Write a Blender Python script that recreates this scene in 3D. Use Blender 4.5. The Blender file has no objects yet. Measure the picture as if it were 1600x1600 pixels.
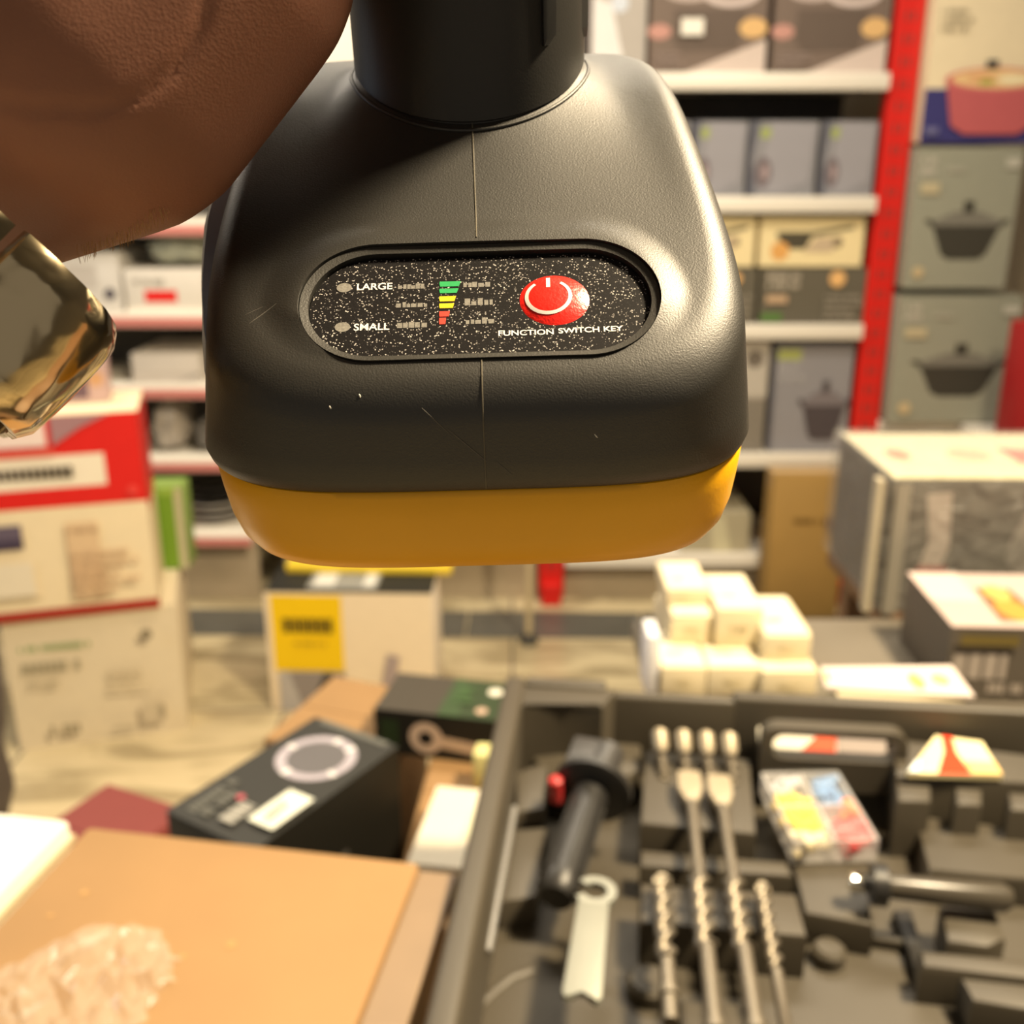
import bpy, bmesh, math, random
from mathutils import Vector, Matrix, noise
random.seed(7)
sc = bpy.context.scene
COL = sc.collection
PI = math.pi

# ------------------------------------------------------------------ camera, world, lights, exposure
CAM_Z, PITCH, FPX = 1.35, math.radians(18.4), 1600.0
cam_d = bpy.data.cameras.new('camera'); cam = bpy.data.objects.new('camera', cam_d); COL.objects.link(cam)
cam_d.sensor_width = 36; cam_d.lens = 36; cam_d.clip_start = 0.01; cam_d.clip_end = 50
cam.location = (0, 0, CAM_Z); cam.rotation_euler = (PI/2 - PITCH, 0, 0)
cam_d.dof.use_dof = True; cam_d.dof.focus_distance = 0.168; cam_d.dof.aperture_fstop = 18
sc.camera = cam
w = bpy.data.worlds.new('world'); sc.world = w; w.use_nodes = True
bgn = w.node_tree.nodes['Background']
bgn.inputs[0].default_value = (1.0, 0.86, 0.68, 1); bgn.inputs[1].default_value = 0.25
def area(name, loc, size, power, col, target=None, size_y=None):
    l = bpy.data.lights.new(name, 'AREA'); l.energy = power; l.color = col; l.shape = 'RECTANGLE'
    l.size = size; l.size_y = size_y or size
    o = bpy.data.objects.new(name, l); COL.objects.link(o); o.location = loc
    if target is not None:
        o.rotation_euler = (Vector(target) - Vector(loc)).to_track_quat('-Z', 'Y').to_euler()
    return o
WARM = (1.0, 0.87, 0.68)
area('ceiling_lamp_right', (0.95, 0.45, 2.66), 0.25, 140, (1.0, 0.80, 0.52), target=(0, 0.2, 1.35))
area('ceiling_lamp_front', (0.4, 2.0, 2.74), 1.8, 50, WARM, size_y=0.4)
area('ceiling_lamp_left', (-1.5, 2.45, 2.74), 1.2, 40, (1.0, 0.88, 0.72), size_y=0.4)
area('added_cool_fill_left', (-2.45, 0.7, 1.75), 1.0, 17, (0.72, 0.86, 1.0), target=(0, 0.2, 1.4))  # added cool fill for the drill's left flank and the hand, no real window
sc.view_settings.view_transform = 'Standard'; sc.view_settings.look = 'None'
sc.view_settings.exposure = -0.05; sc.view_settings.gamma = 1.0
sc.view_settings.use_curve_mapping = False

# ------------------------------------------------------------------ helpers
SP, CP = math.sin(PITCH), math.cos(PITCH)
CR, CU, CF = Vector((1, 0, 0)), Vector((0, SP, CP)), Vector((0, CP, -SP))
CO = Vector((0, 0, CAM_Z))
def ray(px, py):
    return CR*((px-800)/FPX) + CU*((800-py)/FPX) + CF
def at(px, py, Y=None, z=None, d=None, X=None):
    r = ray(px, py)
    if d is not None: t = d
    elif Y is not None: t = Y/r.y
    elif X is not None: t = X/r.x
    else: t = (z-CAM_Z)/r.z
    return CO + r*t
def camv(x, y, d):            # metres right, up, forward of the lens
    return CO + CR*x + CU*y + CF*d

MATS = {}
def mat(name, col, rough=0.5, metal=0.0, bump=0.0, bscale=200, var=0.0, vscale=8, spec=0.5, trans=0.0, sss=0.0, coat=0.0, emit=0, alpha=1.0, aniso=0):
    if name in MATS: return MATS[name]
    m = bpy.data.materials.new(name); m.use_nodes = True
    nt = m.node_tree; b = nt.nodes['Principled BSDF']
    c4 = (col[0], col[1], col[2], 1)
    b.inputs['Base Color'].default_value = c4
    b.inputs['Roughness'].default_value = rough; b.inputs['Metallic'].default_value = metal
    b.inputs['Specular IOR Level'].default_value = spec
    b.inputs['Transmission Weight'].default_value = trans
    b.inputs['Alpha'].default_value = alpha
    b.inputs['Coat Weight'].default_value = coat
    if sss:
        b.inputs['Subsurface Weight'].default_value = sss
        b.inputs['Subsurface Radius'].default_value = (0.006, 0.0025, 0.0012); b.inputs['Subsurface Scale'].default_value = 1
    tc = nt.nodes.new('ShaderNodeTexCoord')
    if var:
        n = nt.nodes.new('ShaderNodeTexNoise'); n.inputs['Scale'].default_value = vscale; n.inputs['Detail'].default_value = 5
        nt.links.new(tc.outputs['Object'], n.inputs['Vector'])
        mx = nt.nodes.new('ShaderNodeMix'); mx.data_type = 'RGBA'
        mx.inputs[6].default_value = tuple(max(0, x*(1-var)) for x in col) + (1,)
        mx.inputs[7].default_value = tuple(min(1, x*(1+var)) for x in col) + (1,)
        nt.links.new(n.outputs['Fac'], mx.inputs[0]); nt.links.new(mx.outputs[2], b.inputs['Base Color'])
    if bump:
        n2 = nt.nodes.new('ShaderNodeTexNoise'); n2.inputs['Scale'].default_value = bscale; n2.inputs['Detail'].default_value = 3
        nt.links.new(tc.outputs['Object'], n2.inputs['Vector'])
        bp = nt.nodes.new('ShaderNodeBump'); bp.inputs['Strength'].default_value = bump; bp.inputs['Distance'].default_value = 0.3/bscale
        nt.links.new(n2.outputs['Fac'], bp.inputs['Height']); nt.links.new(bp.outputs['Normal'], b.inputs['Normal'])
    MATS[name] = m
    return m
def paper(hexcol, rough=0.55):      # printed card of one flat colour
    h = hexcol.lstrip('#'); rgb = [int(h[i:i+2], 16)/255 for i in (0, 2, 4)]
    lin = [(c/12.92 if c <= 0.04045 else ((c+0.055)/1.055)**2.4) for c in rgb]
    return mat('print_' + h, lin, rough, var=0.05, vscale=30, spec=0.35)

def link(name, bm, m, parent=None, smooth=None, recalc=True):
    me = bpy.data.meshes.new(name)
    if recalc: bmesh.ops.recalc_face_normals(bm, faces=bm.faces)
    bm.to_mesh(me); bm.free()
    for x in (m if isinstance(m, (list, tuple)) else [m]): me.materials.append(x)
    if smooth is not None:
        for p in me.polygons: p.use_smooth = True
        me.set_sharp_from_angle(angle=math.radians(smooth))
    o = bpy.data.objects.new(name, me); COL.objects.link(o)
    if parent is not None: o.parent = parent
    return o
def tag(o, label=None, cat=None, group=None, kind=None):
    if label: o['label'] = label
    if cat: o['category'] = cat
    if group: o['group'] = group
    if kind: o['kind'] = kind
    return o
def thing(name, label, cat, loc=(0, 0, 0), rz=0.0, group=None, mtx=None):
    o = bpy.data.objects.new(name, None); COL.objects.link(o); o.empty_display_size = 0.02
    if mtx is not None: o.matrix_world = mtx
    else: o.location = loc; o.rotation_euler = (0, 0, rz)
    return tag(o, label, cat, group)
def copy_thing(src, loc, rz, label=None):
    r = src.copy(); COL.objects.link(r); r.location = loc; r.rotation_euler = (0, 0, rz)
    if label: r['label'] = label
    for ch in list(src.children):
        c = ch.copy(); COL.objects.link(c); c.parent = r
        for g in list(ch.children):
            d = g.copy(); COL.objects.link(d); d.parent = c
    return r
def box_bm(bm, x0, x1, y0, y1, z0, z1, bev=0.0, seg=2, M=None, mi=0):
    r = bmesh.ops.create_cube(bm, size=1)
    vs = r['verts']
    for v in vs:
        v.co = Vector(((x0+x1)/2 + v.co.x*(x1-x0), (y0+y1)/2 + v.co.y*(y1-y0), (z0+z1)/2 + v.co.z*(z1-z0)))
    fs = set(f for v in vs for f in v.link_faces)
    if bev > 0:
        es = list(set(e for v in vs for e in v.link_edges))
        rr = bmesh.ops.bevel(bm, geom=es, offset=bev, segments=seg, affect='EDGES', profile=0.5)
        fs = set(rr['faces']) | set(f for f in fs if f.is_valid)
        vs = list(set(v for f in fs for v in f.verts))
    for f in fs: f.material_index = mi
    if M is not None:
        for v in set(v for f in fs for v in f.verts): v.co = M @ v.co
    return fs
def tube_bm(bm, pts, radii, n=16, mi=0, cap=True):
    pts = [Vector(p) for p in pts]
    if not hasattr(radii, '__len__'): radii = [radii]*len(pts)
    rings = []; ref = None
    for i, p in enumerate(pts):
        t = (pts[min(i+1, len(pts)-1)] - pts[max(i-1, 0)])
        if t.length < 1e-9: t = pts[-1] - pts[0]
        t.normalize()
        if ref is None:
            ref = Vector((0, 0, 1)) if abs(t.z) < 0.9 else Vector((1, 0, 0))
        a = (ref - t*ref.dot(t)).normalized(); b = t.cross(a); ref = a
        rings.append([bm.verts.new(p + (a*math.cos(2*PI*k/n) + b*math.sin(2*PI*k/n))*radii[i]) for k in range(n)])
    for r0, r1 in zip(rings, rings[1:]):
        for k in range(n):
            f = bm.faces.new((r0[k], r0[(k+1) % n], r1[(k+1) % n], r1[k])); f.material_index = mi
    if cap:
        for r in (rings[0], rings[-1]):
            f = bm.faces.new(r); f.material_index = mi
def prism_bm(bm, pts, z0, z1, M=None, mi=0, bev=0.0):
    lo = [bm.verts.new((p[0], p[1], z0)) for p in pts]; hi = [bm.verts.new((p[0], p[1], z1)) for p in pts]
    n = len(pts); fs = [bm.faces.new(lo[::-1]), bm.faces.new(hi)]
    for i in range(n): fs.append(bm.faces.new((lo[i], lo[(i+1) % n], hi[(i+1) % n], hi[i])))
    if bev:
        es = [e for e in fs[1].edges]
        rr = bmesh.ops.bevel(bm, geom=es, offset=bev, segments=2, affect='EDGES', profile=0.5)
        fs = [f for f in fs if f.is_valid] + list(rr['faces'])
    for f in fs: f.material_index = mi
    if M is not None:
        for v in set(v for f in fs for v in f.verts): v.co = M @ v.co
    return fs
def capsule_pts(hw, hh, n=24, cx=0, cy=0):
    r = hh; s = hw-hh; out = []
    for k in range(n+1): a = -PI/2 + PI*k/n; out.append((cx+s+r*math.cos(a), cy+r*math.sin(a)))
    for k in range(n+1): a = PI/2 + PI*k/n; out.append((cx-s+r*math.cos(a), cy+r*math.sin(a)))
    return out
def rrect(hw, hh, r, n=6, cx=0, cy=0):
    out = []
    for (sx, sy, a0) in ((1, -1, -PI/2), (1, 1, 0), (-1, 1, PI/2), (-1, -1, PI)):
        for k in range(n+1):
            a = a0 + PI/2*k/n; out.append((cx+sx*(hw-r)+r*math.cos(a), cy+sy*(hh-r)+r*math.sin(a)))
    return out
def apply_mods(o):
    dg = bpy.context.evaluated_depsgraph_get(); dg.update()
    me = bpy.data.meshes.new_from_object(o.evaluated_get(dg))
    old = o.data; o.modifiers.clear(); o.data = me
    bpy.data.meshes.remove(old)
def text_obj(name, s, size, m, parent, M, extrude=0.00005, align='LEFT', bold=0.0):
    cu = bpy.data.curves.new(name, 'FONT'); cu.body = s; cu.size = size; cu.extrude = extrude; cu.align_x = align; cu.offset = bold
    t = bpy.data.objects.new(name, cu); COL.objects.link(t)
    dg = bpy.context.evaluated_depsgraph_get(); dg.update()
    me = bpy.data.meshes.new_from_object(t.evaluated_get(dg)); me.materials.clear(); me.materials.append(m)
    COL.objects.unlink(t); bpy.data.objects.remove(t)
    me.transform(M)
    o = bpy.data.objects.new(name, me); COL.objects.link(o); o.parent = parent
    return o
# ------------------------------------------------------------------ the cordless tool in the hand
mm = 0.001
ELEV = math.radians(30)
ROLL = math.radians(-1.6)
zt = (CU*math.cos(ELEV) - CF*math.sin(ELEV)); yt = (CF*math.cos(ELEV) + CU*math.sin(ELEV)); xt = CR.copy()
Rr = Matrix.Rotation(ROLL, 3, CF)
xt, yt, zt = -(Rr @ -xt), Rr @ yt, Rr @ zt
anchor_cam = Vector((-0.0048, 0.0182, 0.157))
DT = math.tan(math.radians(30))
A_LOC = Vector((0, -42*mm, 18*mm))
org = camv(*anchor_cam) - (xt*A_LOC.x + yt*A_LOC.y + zt*A_LOC.z)
TM = Matrix(((xt.x, yt.x, zt.x, org.x), (xt.y, yt.y, zt.y, org.y), (xt.z, yt.z, zt.z, org.z), (0, 0, 0, 1)))
tool = thing('cordless_drill', 'black and yellow cordless drill with a red power button, held up by the hand', 'drill', mtx=TM)
rubber = mat('black_tool_plastic', (0.013, 0.0118, 0.009), 0.50, bump=0.55, bscale=3200, spec=0.9)
grip_m = mat('black_grip_rubber', (0.022, 0.021, 0.019), 0.46, bump=0.25, bscale=2600, spec=0.5)
yellow_m = mat('yellow_battery_plastic', (0.95, 0.47, 0.006), 0.36, bump=0.15, bscale=1500, var=0.06, vscale=60)
Y0, Y1 = -42.0, 60.0
def hw_at(y): return 49.0 - max(0, (y+28))*0.06
TAP = 0.0027
def tap(z, x=1.0):
    zz = min(max(z, 0), 52)
    return 1 - TAP*zz if x > 0 else 1.065 - 0.0038*min(zz, 25)
def contour(th, inset=0.0, n=4.2):
    c, s = math.cos(th), math.sin(th)
    if s > 0: n += 2.6*s
    yc, hd = (Y0+Y1)/2, (Y1-Y0)/2 - inset
    y = yc + hd*math.copysign(abs(s)**(2/n), s)
    x = (hw_at(y)-inset)*math.copysign(abs(c)**(2/n), c)
    return x, y
def deck(y):
    z = 18 + (y-Y0)*DT
    top = 59.5
    k = 9.0                              # soft minimum towards the flat front
    return -k*math.log(math.exp(-z/k) + math.exp(-(top - max(0, y-25)*0.10)/k)) if z > 20 else z
NCX, NCY, NRX, NRY = -1.6, 32.0, 21.6, 21.6
N = 200
def neck(th): return NCX + NRX*math.cos(th), NCY + NRY*math.sin(th)
FIL = 5.5
loops = []
for z, ins in ((0, 2.2), (0.4, 1.3), (1.2, 0.7), (3.0, 0.0)):
    loops.append([(*contour(2*PI*k/N, ins), z) for k in range(N)])
for f in (0.35, 0.7, 1.0):
    L = []
    for k in range(N):
        x, y = contour(2*PI*k/N); L.append((x, y, 3 + (max(deck(y)-FIL, 5)-3)*f))
    loops.append(L)
for i in range(1, 9):
    a = PI/2*i/8; L = []
    for k in range(N):
        x, y = contour(2*PI*k/N, FIL*(1-math.cos(a)))
        _, yo = contour(2*PI*k/N)
        L.append((x, y, deck(y) - FIL + FIL*math.sin(a)))
    loops.append(L)
S = 64
PT_, PW_, PH_ = 18.8, 29.4, 12.2
def mound(x, y):      # the deck swells gently round the control panel
    v = (y-Y0)/0.866 - PT_; u = max(0, abs(x) - (PW_-PH_)); d = math.hypot(u, v) - PH_
    t = min(1, max(0, (d-0.6)/7.5)); return 1.5*(1 - t*t*(3-2*t))
for i in range(1, S+1):
    s = i/S; L = []
    for k in range(N):
        th = 2*PI*k/N
        x0, y0 = contour(th, FIL); x1, y1 = neck(th)
        x, y = x0 + (x1-x0)*s, y0 + (y1-y0)*s
        u = max(0, (s-0.45)/0.55)
        side = max(0, math.cos(th))**0.7 if math.cos(th) > 0 else max(0, -math.cos(th))**0.7
        z = deck(y) + mound(x, y)*min(1, i/6) + 3.2*u**3 + (-0.3*side)*math.sin(PI*min(1, s/0.9))**2
        L.append((x, y, z))
    loops.append(L)
for zz in (0.3, 0.65, 1.0):
    L = []
    for (x, y, z) in loops[-1 if zz == 0.3 else -1]:
        L.append((x, y, z + (165-z)*(zz if zz < 1 else 1.0)))
    loops.append(L)
loops = [[(x*(1-(1-tap(z, x))*wt), y, z) for (x, y, z) in L] for L, wt in zip(loops, [1]*(len(loops)-S-3) + [1-i/S for i in range(1, S+1)] + [0]*3)]
bm = bmesh.new()
vl = [[bm.verts.new((x*mm, y*mm, z*mm)) for (x, y, z) in L] for L in loops]
for a, b in zip(vl, vl[1:]):
    for k in range(N): bm.faces.new((a[k], a[(k+1) % N], b[(k+1) % N], b[k]))
bm.faces.new(vl[0][::-1]); bm.faces.new(vl[-1])
body = link('foot_housing', bm, rubber, tool)
body['label'] = 'black rubbery flared foot of the drill'
# deck frame: u right, v up the slope, n out
nd = Vector((0, -0.5, math.cos(math.radians(30))))
vd = Vector((0, math.cos(math.radians(30)), 0.5))
DM = Matrix(((1, vd.x, nd.x, 0), (0, vd.y, nd.y, A_LOC.y), (0, vd.z, nd.z, A_LOC.z), (0, 0, 0, 1))) @ Matrix.Translation((0, 0, 0.55*mm))
PT = 18.8*mm; PW, PH = 29.4*mm, 12.2*mm
def cut(obj, bmc):
    c = link('cutter', bmc, rubber); c.matrix_world = obj.matrix_world
    bpy.context.view_layer.update(); c.matrix_world = tool.matrix_world.copy()
    md = obj.modifiers.new('b', 'BOOLEAN'); md.operation = 'DIFFERENCE'; md.object = c; md.solver = 'EXACT'
    bpy.context.view_layer.update()
    apply_mods(obj)
    me = c.data; bpy.data.objects.remove(c); bpy.data.meshes.remove(me)
bc = bmesh.new(); prism_bm(bc, capsule_pts(PW, PH, 32, 0, PT), -2.0*mm, 9*mm, DM)
cut(body, bc)
# the two half-shells meet in a thin groove down the middle
bc = bmesh.new(); box_bm(bc, -0.22*mm, 0.22*mm, 10.5*mm, 30*mm, 30*mm, 100*mm)
for v in bc.verts: pass
bc.free()
for p in body.data.polygons: p.use_smooth = True
body.data.set_sharp_from_angle(angle=math.radians(38))
def deck_h(x, y):         # height of the housing surface, from the mesh itself
    ok, loc, nrm, _ = body.ray_cast(Vector((x, y, 0.09)), Vector((0, 0, -1)))
    return loc, nrm
# raised moulding seam down the centre line
def seam_strip(name, pts_fn, n, wdt=0.16*mm, hgt=0.14*mm):
    bm = bmesh.new(); rows = []
    for i in range(n+1):
        p, nr = pts_fn(i/n)
        sx = Vector((1, 0, 0)); rows.append([bm.verts.new(p - sx*wdt - nr*0.1*mm), bm.verts.new(p - sx*wdt*0.4 + nr*hgt), bm.verts.new(p + sx*wdt*0.4 + nr*hgt), bm.verts.new(p + sx*wdt - nr*0.1*mm)])
    for a, b in zip(rows, rows[1:]):
        for k in range(3): bm.faces.new((a[k], a[k+1], b[k+1], b[k]))
    return link(name, bm, mat('seam_painted_highlight', (0.13, 0.115, 0.085), 0.5), tool)  # colour lighter than the housing, painting in the highlight along the seam
SU, SD = Vector((0, 0.5, math.cos(ELEV))), Vector((0, math.cos(ELEV), -0.5))
def seam_at(x, s):
    ok, loc, n, _ = body.ray_cast(Vector((x, 0, 0)) + SU*s - SD*0.3, SD)
    return loc, n
seam_strip('moulding_seam', lambda t: seam_at(-0.0004 - 0.0006*t, (22.6 + 25.5*t)*mm), 40)
seam_strip('moulding_seam', lambda t: seam_at(0.0002, (0.2 - 20.4*t)*mm), 40)
sc_m = mat('pale_scratch', (0.11, 0.10, 0.085), 0.6)
def mark(px0, py0, px1, py1, r, m):
    bm = bmesh.new(); P = []
    for k in range(9):
        f = k/8; px, py = px0+(px1-px0)*f, py0+(py1-py0)*f
        loc, nn_ = seam_at((px-757)*0.104*mm, (555-py)/10.7*mm)
        if loc is not None: P.append(loc)
    if len(P) > 2:
        tube_bm(bm, P, [r*(0.3+0.7*math.sin(PI*(0.08+0.84*k/(len(P)-1)))) for k in range(len(P))], 6); link('scratch', bm, m, tool)
    else: bm.free()
for a_ in ((668, 632, 712, 680, 0.10*mm), (706, 668, 762, 722, 0.13*mm), (776, 722, 800, 745, 0.08*mm), (400, 472, 440, 436, 0.12*mm), (392, 455, 418, 440, 0.08*mm)): mark(*a_, sc_m)
for a_ in ((575, 606, 577, 612, 0.13*mm), (530, 624, 532, 629, 0.13*mm), (926, 682, 931, 688, 0.10*mm)): mark(*a_, mat('white_lint', (0.7, 0.68, 0.62), 0.7))
# thin raised rim around the neck
bm = bmesh.new(); pts = []
for k in range(61):
    th = math.radians(-190 + 200*k/60); x, y = (NCX + 23.4*math.cos(th))*mm, (NCY + 23.4*math.sin(th))*mm
    loc, nn_ = deck_h(x, y); pts.append(loc + Vector((0, 0, 0.1*mm)))
tube_bm(bm, pts, 0.36*mm, 8)
link('neck_rim', bm, rubber, tool, smooth=60)
# control panel: a sunk oval ring and the glittery label
bm = bmesh.new()
outer, inner = capsule_pts(PW-0.15*mm, PH-0.15*mm, 32, 0, PT), capsule_pts(PW-1.5*mm, PH-1.35*mm, 32, 0, PT-0.15*mm)
def ring(bm, o, i, zo0, zo1, zi1, zi0):
    n = len(o)
    A = [bm.verts.new(DM @ Vector((p[0], p[1], zo0))) for p in o]; B = [bm.verts.new(DM @ Vector((p[0], p[1], zo1))) for p in o]
    C = [bm.verts.new(DM @ Vector((p[0], p[1], zi1))) for p in i]; D = [bm.verts.new(DM @ Vector((p[0], p[1], zi0))) for p in i]
    for k in range(n):
        j = (k+1) % n
        bm.faces.new((A[k], A[j], B[j], B[k])); bm.faces.new((B[k], B[j], C[j], C[k])); bm.faces.new((C[k], C[j], D[j], D[k])); bm.faces.new((D[k], D[j], A[j], A[k]))
ring(bm, outer, inner, -2*mm, -0.25*mm, -0.55*mm, -2.0*mm)
panel = link('control_panel', bm, rubber, tool, smooth=35)
panel['label'] = 'sunken oval control panel with LARGE, SMALL and FUNCTION SWITCH KEY printed on it'
glit = bpy.data.materials.new('glitter_label'); glit.use_nodes = True
nt = glit.node_tree; b = nt.nodes['Principled BSDF']
tc = nt.nodes.new('ShaderNodeTexCoord'); vo = nt.nodes.new('ShaderNodeTexVoronoi'); vo.inputs['Scale'].default_value = 5400
nt.links.new(tc.outputs['Object'], vo.inputs['Vector'])
sep = nt.nodes.new('ShaderNodeSeparateColor'); nt.links.new(vo.outputs['Color'], sep.inputs[0])
r1 = nt.nodes.new('ShaderNodeValToRGB'); r1.color_ramp.elements[0].position = 0.925; r1.color_ramp.elements[1].position = 0.99
r1.color_ramp.elements[0].color = (0.009, 0.008, 0.0085, 1); r1.color_ramp.elements[1].color = (0.62, 0.58, 0.55, 1)
nt.links.new(sep.outputs[0], r1.inputs[0]); nt.links.new(r1.outputs[0], b.inputs['Base Color'])
b.inputs['Roughness'].default_value = 0.55; b.inputs['Specular IOR Level'].default_value = 0.12
nb = nt.nodes.new('ShaderNodeBump'); nb.inputs['Strength'].default_value = 0.6; nb.inputs['Distance'].default_value = 0.0002
nt.links.new(vo.outputs['Color'], nb.inputs['Height']); nt.links.new(nb.outputs['Normal'], b.inputs['Normal'])
bm = bmesh.new()
lab_pts = capsule_pts(PW-1.65*mm, PH-1.7*mm, 32, 0, PT-0.3*mm)
cx, cy, R0 = 12.2*mm, PT+0.3*mm, 6.1*mm
def lab_h(x, y):       # the label domes up over the power button
    r = math.hypot((x-cx), (y-cy)*0.93)/R0
    return -1.45*mm + (0.95*mm*(1-r*r)**0.8 if r < 1 else 0)
prism_bm(bm, lab_pts, -1.95*mm, -1.45*mm, DM)
label = link('panel_label', bm, glit, panel)
label['label'] = 'black glitter label strip inside the oval panel'
# domed red power button
def dome(bm, cx, cy, rx, ry, base, h, n=48, rings=10):
    vs = []
    for i in range(rings):
        r = 1 - i/rings; z = base + h*(1-r**2.4)
        vs.append([bm.verts.new(DM @ Vector((cx+rx*r*math.cos(2*PI*k/n), cy+ry*r*math.sin(2*PI*k/n), z))) for k in range(n)])
    top = bm.verts.new(DM @ Vector((cx, cy, base+h)))
    for a, b2 in zip(vs, vs[1:]):
        for k in range(n): bm.faces.new((a[k], a[(k+1) % n], b2[(k+1) % n], b2[k]))
    for k in range(n): bm.faces.new((vs[-1][k], vs[-1][(k+1) % n], top))
    bm.faces.new(vs[0][::-1])
bm = bmesh.new(); dome(bm, cx, cy, 5.7*mm, 5.3*mm, -1.45*mm, 1.1*mm)
red_m = mat('red_button', (1.0, 0.022, 0.014), 0.33, bump=0.5, bscale=1800, var=0.12, vscale=700)
btn = link('power_button', bm, red_m, panel, smooth=60)
btn['label'] = 'domed red power button with a white power symbol'
white_p = mat('white_ink', (0.82, 0.80, 0.76), 0.5)
def dome_z(x, y):
    r = min(1, math.hypot((x-cx)/(5.7*mm), (y-cy)/(5.3*mm))); return -1.45*mm + 1.1*mm*(1-r**2.4)
bm = bmesh.new()
ccx, ccy = cx-1.0*mm, cy+0.2*mm
def quadstrip(bm, pts):
    rows = [[bm.verts.new(DM @ Vector((p[0], p[1], dome_z(*p)+0.07*mm))) for p in row] for row in pts]
    for a, b2 in zip(rows, rows[1:]):
        for k in range(len(a)-1): bm.faces.new((a[k], a[k+1], b2[k+1], b2[k]))
n = 50; pts = []
for i in range(n+1):
    a = math.radians(90+36) + math.radians(360-72)*i/n
    pts.append([(ccx + r*math.cos(a)*mm, ccy + r*math.sin(a)*mm*0.98) for r in (3.25, 3.45, 3.65, 3.85)])
quadstrip(bm, pts)
quadstrip(bm, [[(ccx+(0.05-0.32+0.64*q/2 - 0.1*(t-2.5)*-0.3)*mm, ccy+t*mm) for q in range(3)] for t in (1.7, 2.4, 3.1, 3.8, 4.3)])
sym = link('power_symbol', bm, white_p, btn)
# printing
def D(x, y, z=-1.45): return DM @ Matrix.Translation((x*mm, PT + y*mm, z*mm))
text_obj('printed_word', 'LARGE', 2.0*mm, white_p, panel, D(-20.4, 3.6, -1.42), bold=0.00003)
text_obj('printed_word', 'SMALL', 2.0*mm, white_p, panel, D(-20.4, -5.0, -1.42), bold=0.00003)
text_obj('printed_word', 'FUNCTION', 1.5*mm, white_p, panel, D(2.8, -6.9, -1.42) @ Matrix.Scale(1.18, 4, (1, 0, 0)), bold=0.00003)
text_obj('printed_word', 'SWITCH KEY', 1.5*mm, white_p, panel, D(12.5, -6.75, -1.42) @ Matrix.Rotation(math.radians(1.0), 4, 'Z') @ Matrix.Scale(1.18, 4, (1, 0, 0)), bold=0.00003)
smudge = mat('worn_grey_ink', (0.20, 0.19, 0.17), 0.6, var=0.7, vscale=2500)
for (x0, x1, y, h) in ((-13.5, -9.1, 4.2, 1.25), (-13.7, -8.8, 0.2, 1.2), (-13.4, -8.6, -4.0, 1.4), (-2.7, 1.5, 4.2, 1.25), (-2.5, 1.8, 0.4, 1.5), (-2.3, 1.8, -3.6, 1.35)):
    bm = bmesh.new(); xx = x0
    while xx < x1:
        wd = random.uniform(0.5, 1.0); hh = h*random.uniform(0.55, 1.0)
        box_bm(bm, xx*mm, (xx+wd)*mm, PT+(y-h/2)*mm, PT+(y-h/2+hh)*mm, -1.46*mm, -1.40*mm, M=DM); xx += wd + random.uniform(0.05, 0.3)
    link('worn_print', bm, smudge, panel)
for (x, y) in ((-22.4, 4.2), (-22.2, -4.2)):
    bm = bmesh.new(); prism_bm(bm, [((x+1.25*math.cos(a*PI/12))*mm, PT+(y+1.0*math.sin(a*PI/12))*mm) for a in range(24)], -1.46*mm, -1.38*mm, DM)
    link('indicator_dot', bm, smudge, panel)
GREEN, YEL, REDB = mat('green_ink', (0.02, 0.36, 0.10), 0.5, var=0.2, vscale=900), mat('yellow_ink', (0.85, 0.58, 0.01), 0.5, var=0.15, vscale=900), mat('red_ink', (0.72, 0.05, 0.03), 0.5, var=0.2, vscale=900)
for (y, h, wd, m) in ((4.4, 1.1, 3.5, GREEN), (2.9, 1.0, 3.1, GREEN), (1.2, 1.1, 2.7, YEL), (-0.3, 1.0, 2.4, YEL), (-2.0, 1.1, 1.7, REDB), (-3.5, 1.3, 1.1, REDB)):
    bm = bmesh.new()
    x0 = -6.6
    prism_bm(bm, [((x0+p[0]*wd)*mm, PT+(y+p[1]*h)*mm) for p in ((0.02, -.5), (.9, -.5), (1, .5), (0, .5), (-.02, 0.1))], -1.46*mm, -1.385*mm, DM)
    link('level_bar', bm, m, panel)
# grip sleeve over the neck
bm = bmesh.new(); rows = []
n = 96
def lip(th):
    y = NCY + NRY*math.sin(th); return 45.6 + (y-11)*0.40
for (dz, rr) in ((0.0, 0.1), (0.1, 0.75), (0.9, 1.0), (3.0, 0.9), (3.2, 0.55), (3.6, 0.55), (3.9, 0.95), (12, 0.9), (None, 0.5), (None, 0.2), (None, -4)):
    L = []
    for k in range(n):
        th = 2*PI*k/n; r = NRX + rr
        if dz is None: z = {0.5: 120, 0.2: 170, -4: 176}[rr]
        else: z = lip(th) + dz
        L.append(bm.verts.new((NCX*mm + r*math.cos(th)*mm, (NCY + r*math.sin(th))*mm, z*mm)))
    rows.append(L)
for a, b2 in zip(rows, rows[1:]):
    for k in range(n): bm.faces.new((a[k], a[(k+1) % n], b2[(k+1) % n], b2[k]))
bm.faces.new(rows[-1]); bm.faces.new(rows[0][::-1])
grip = link('handle_grip', bm, grip_m, tool, smooth=30)
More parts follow.
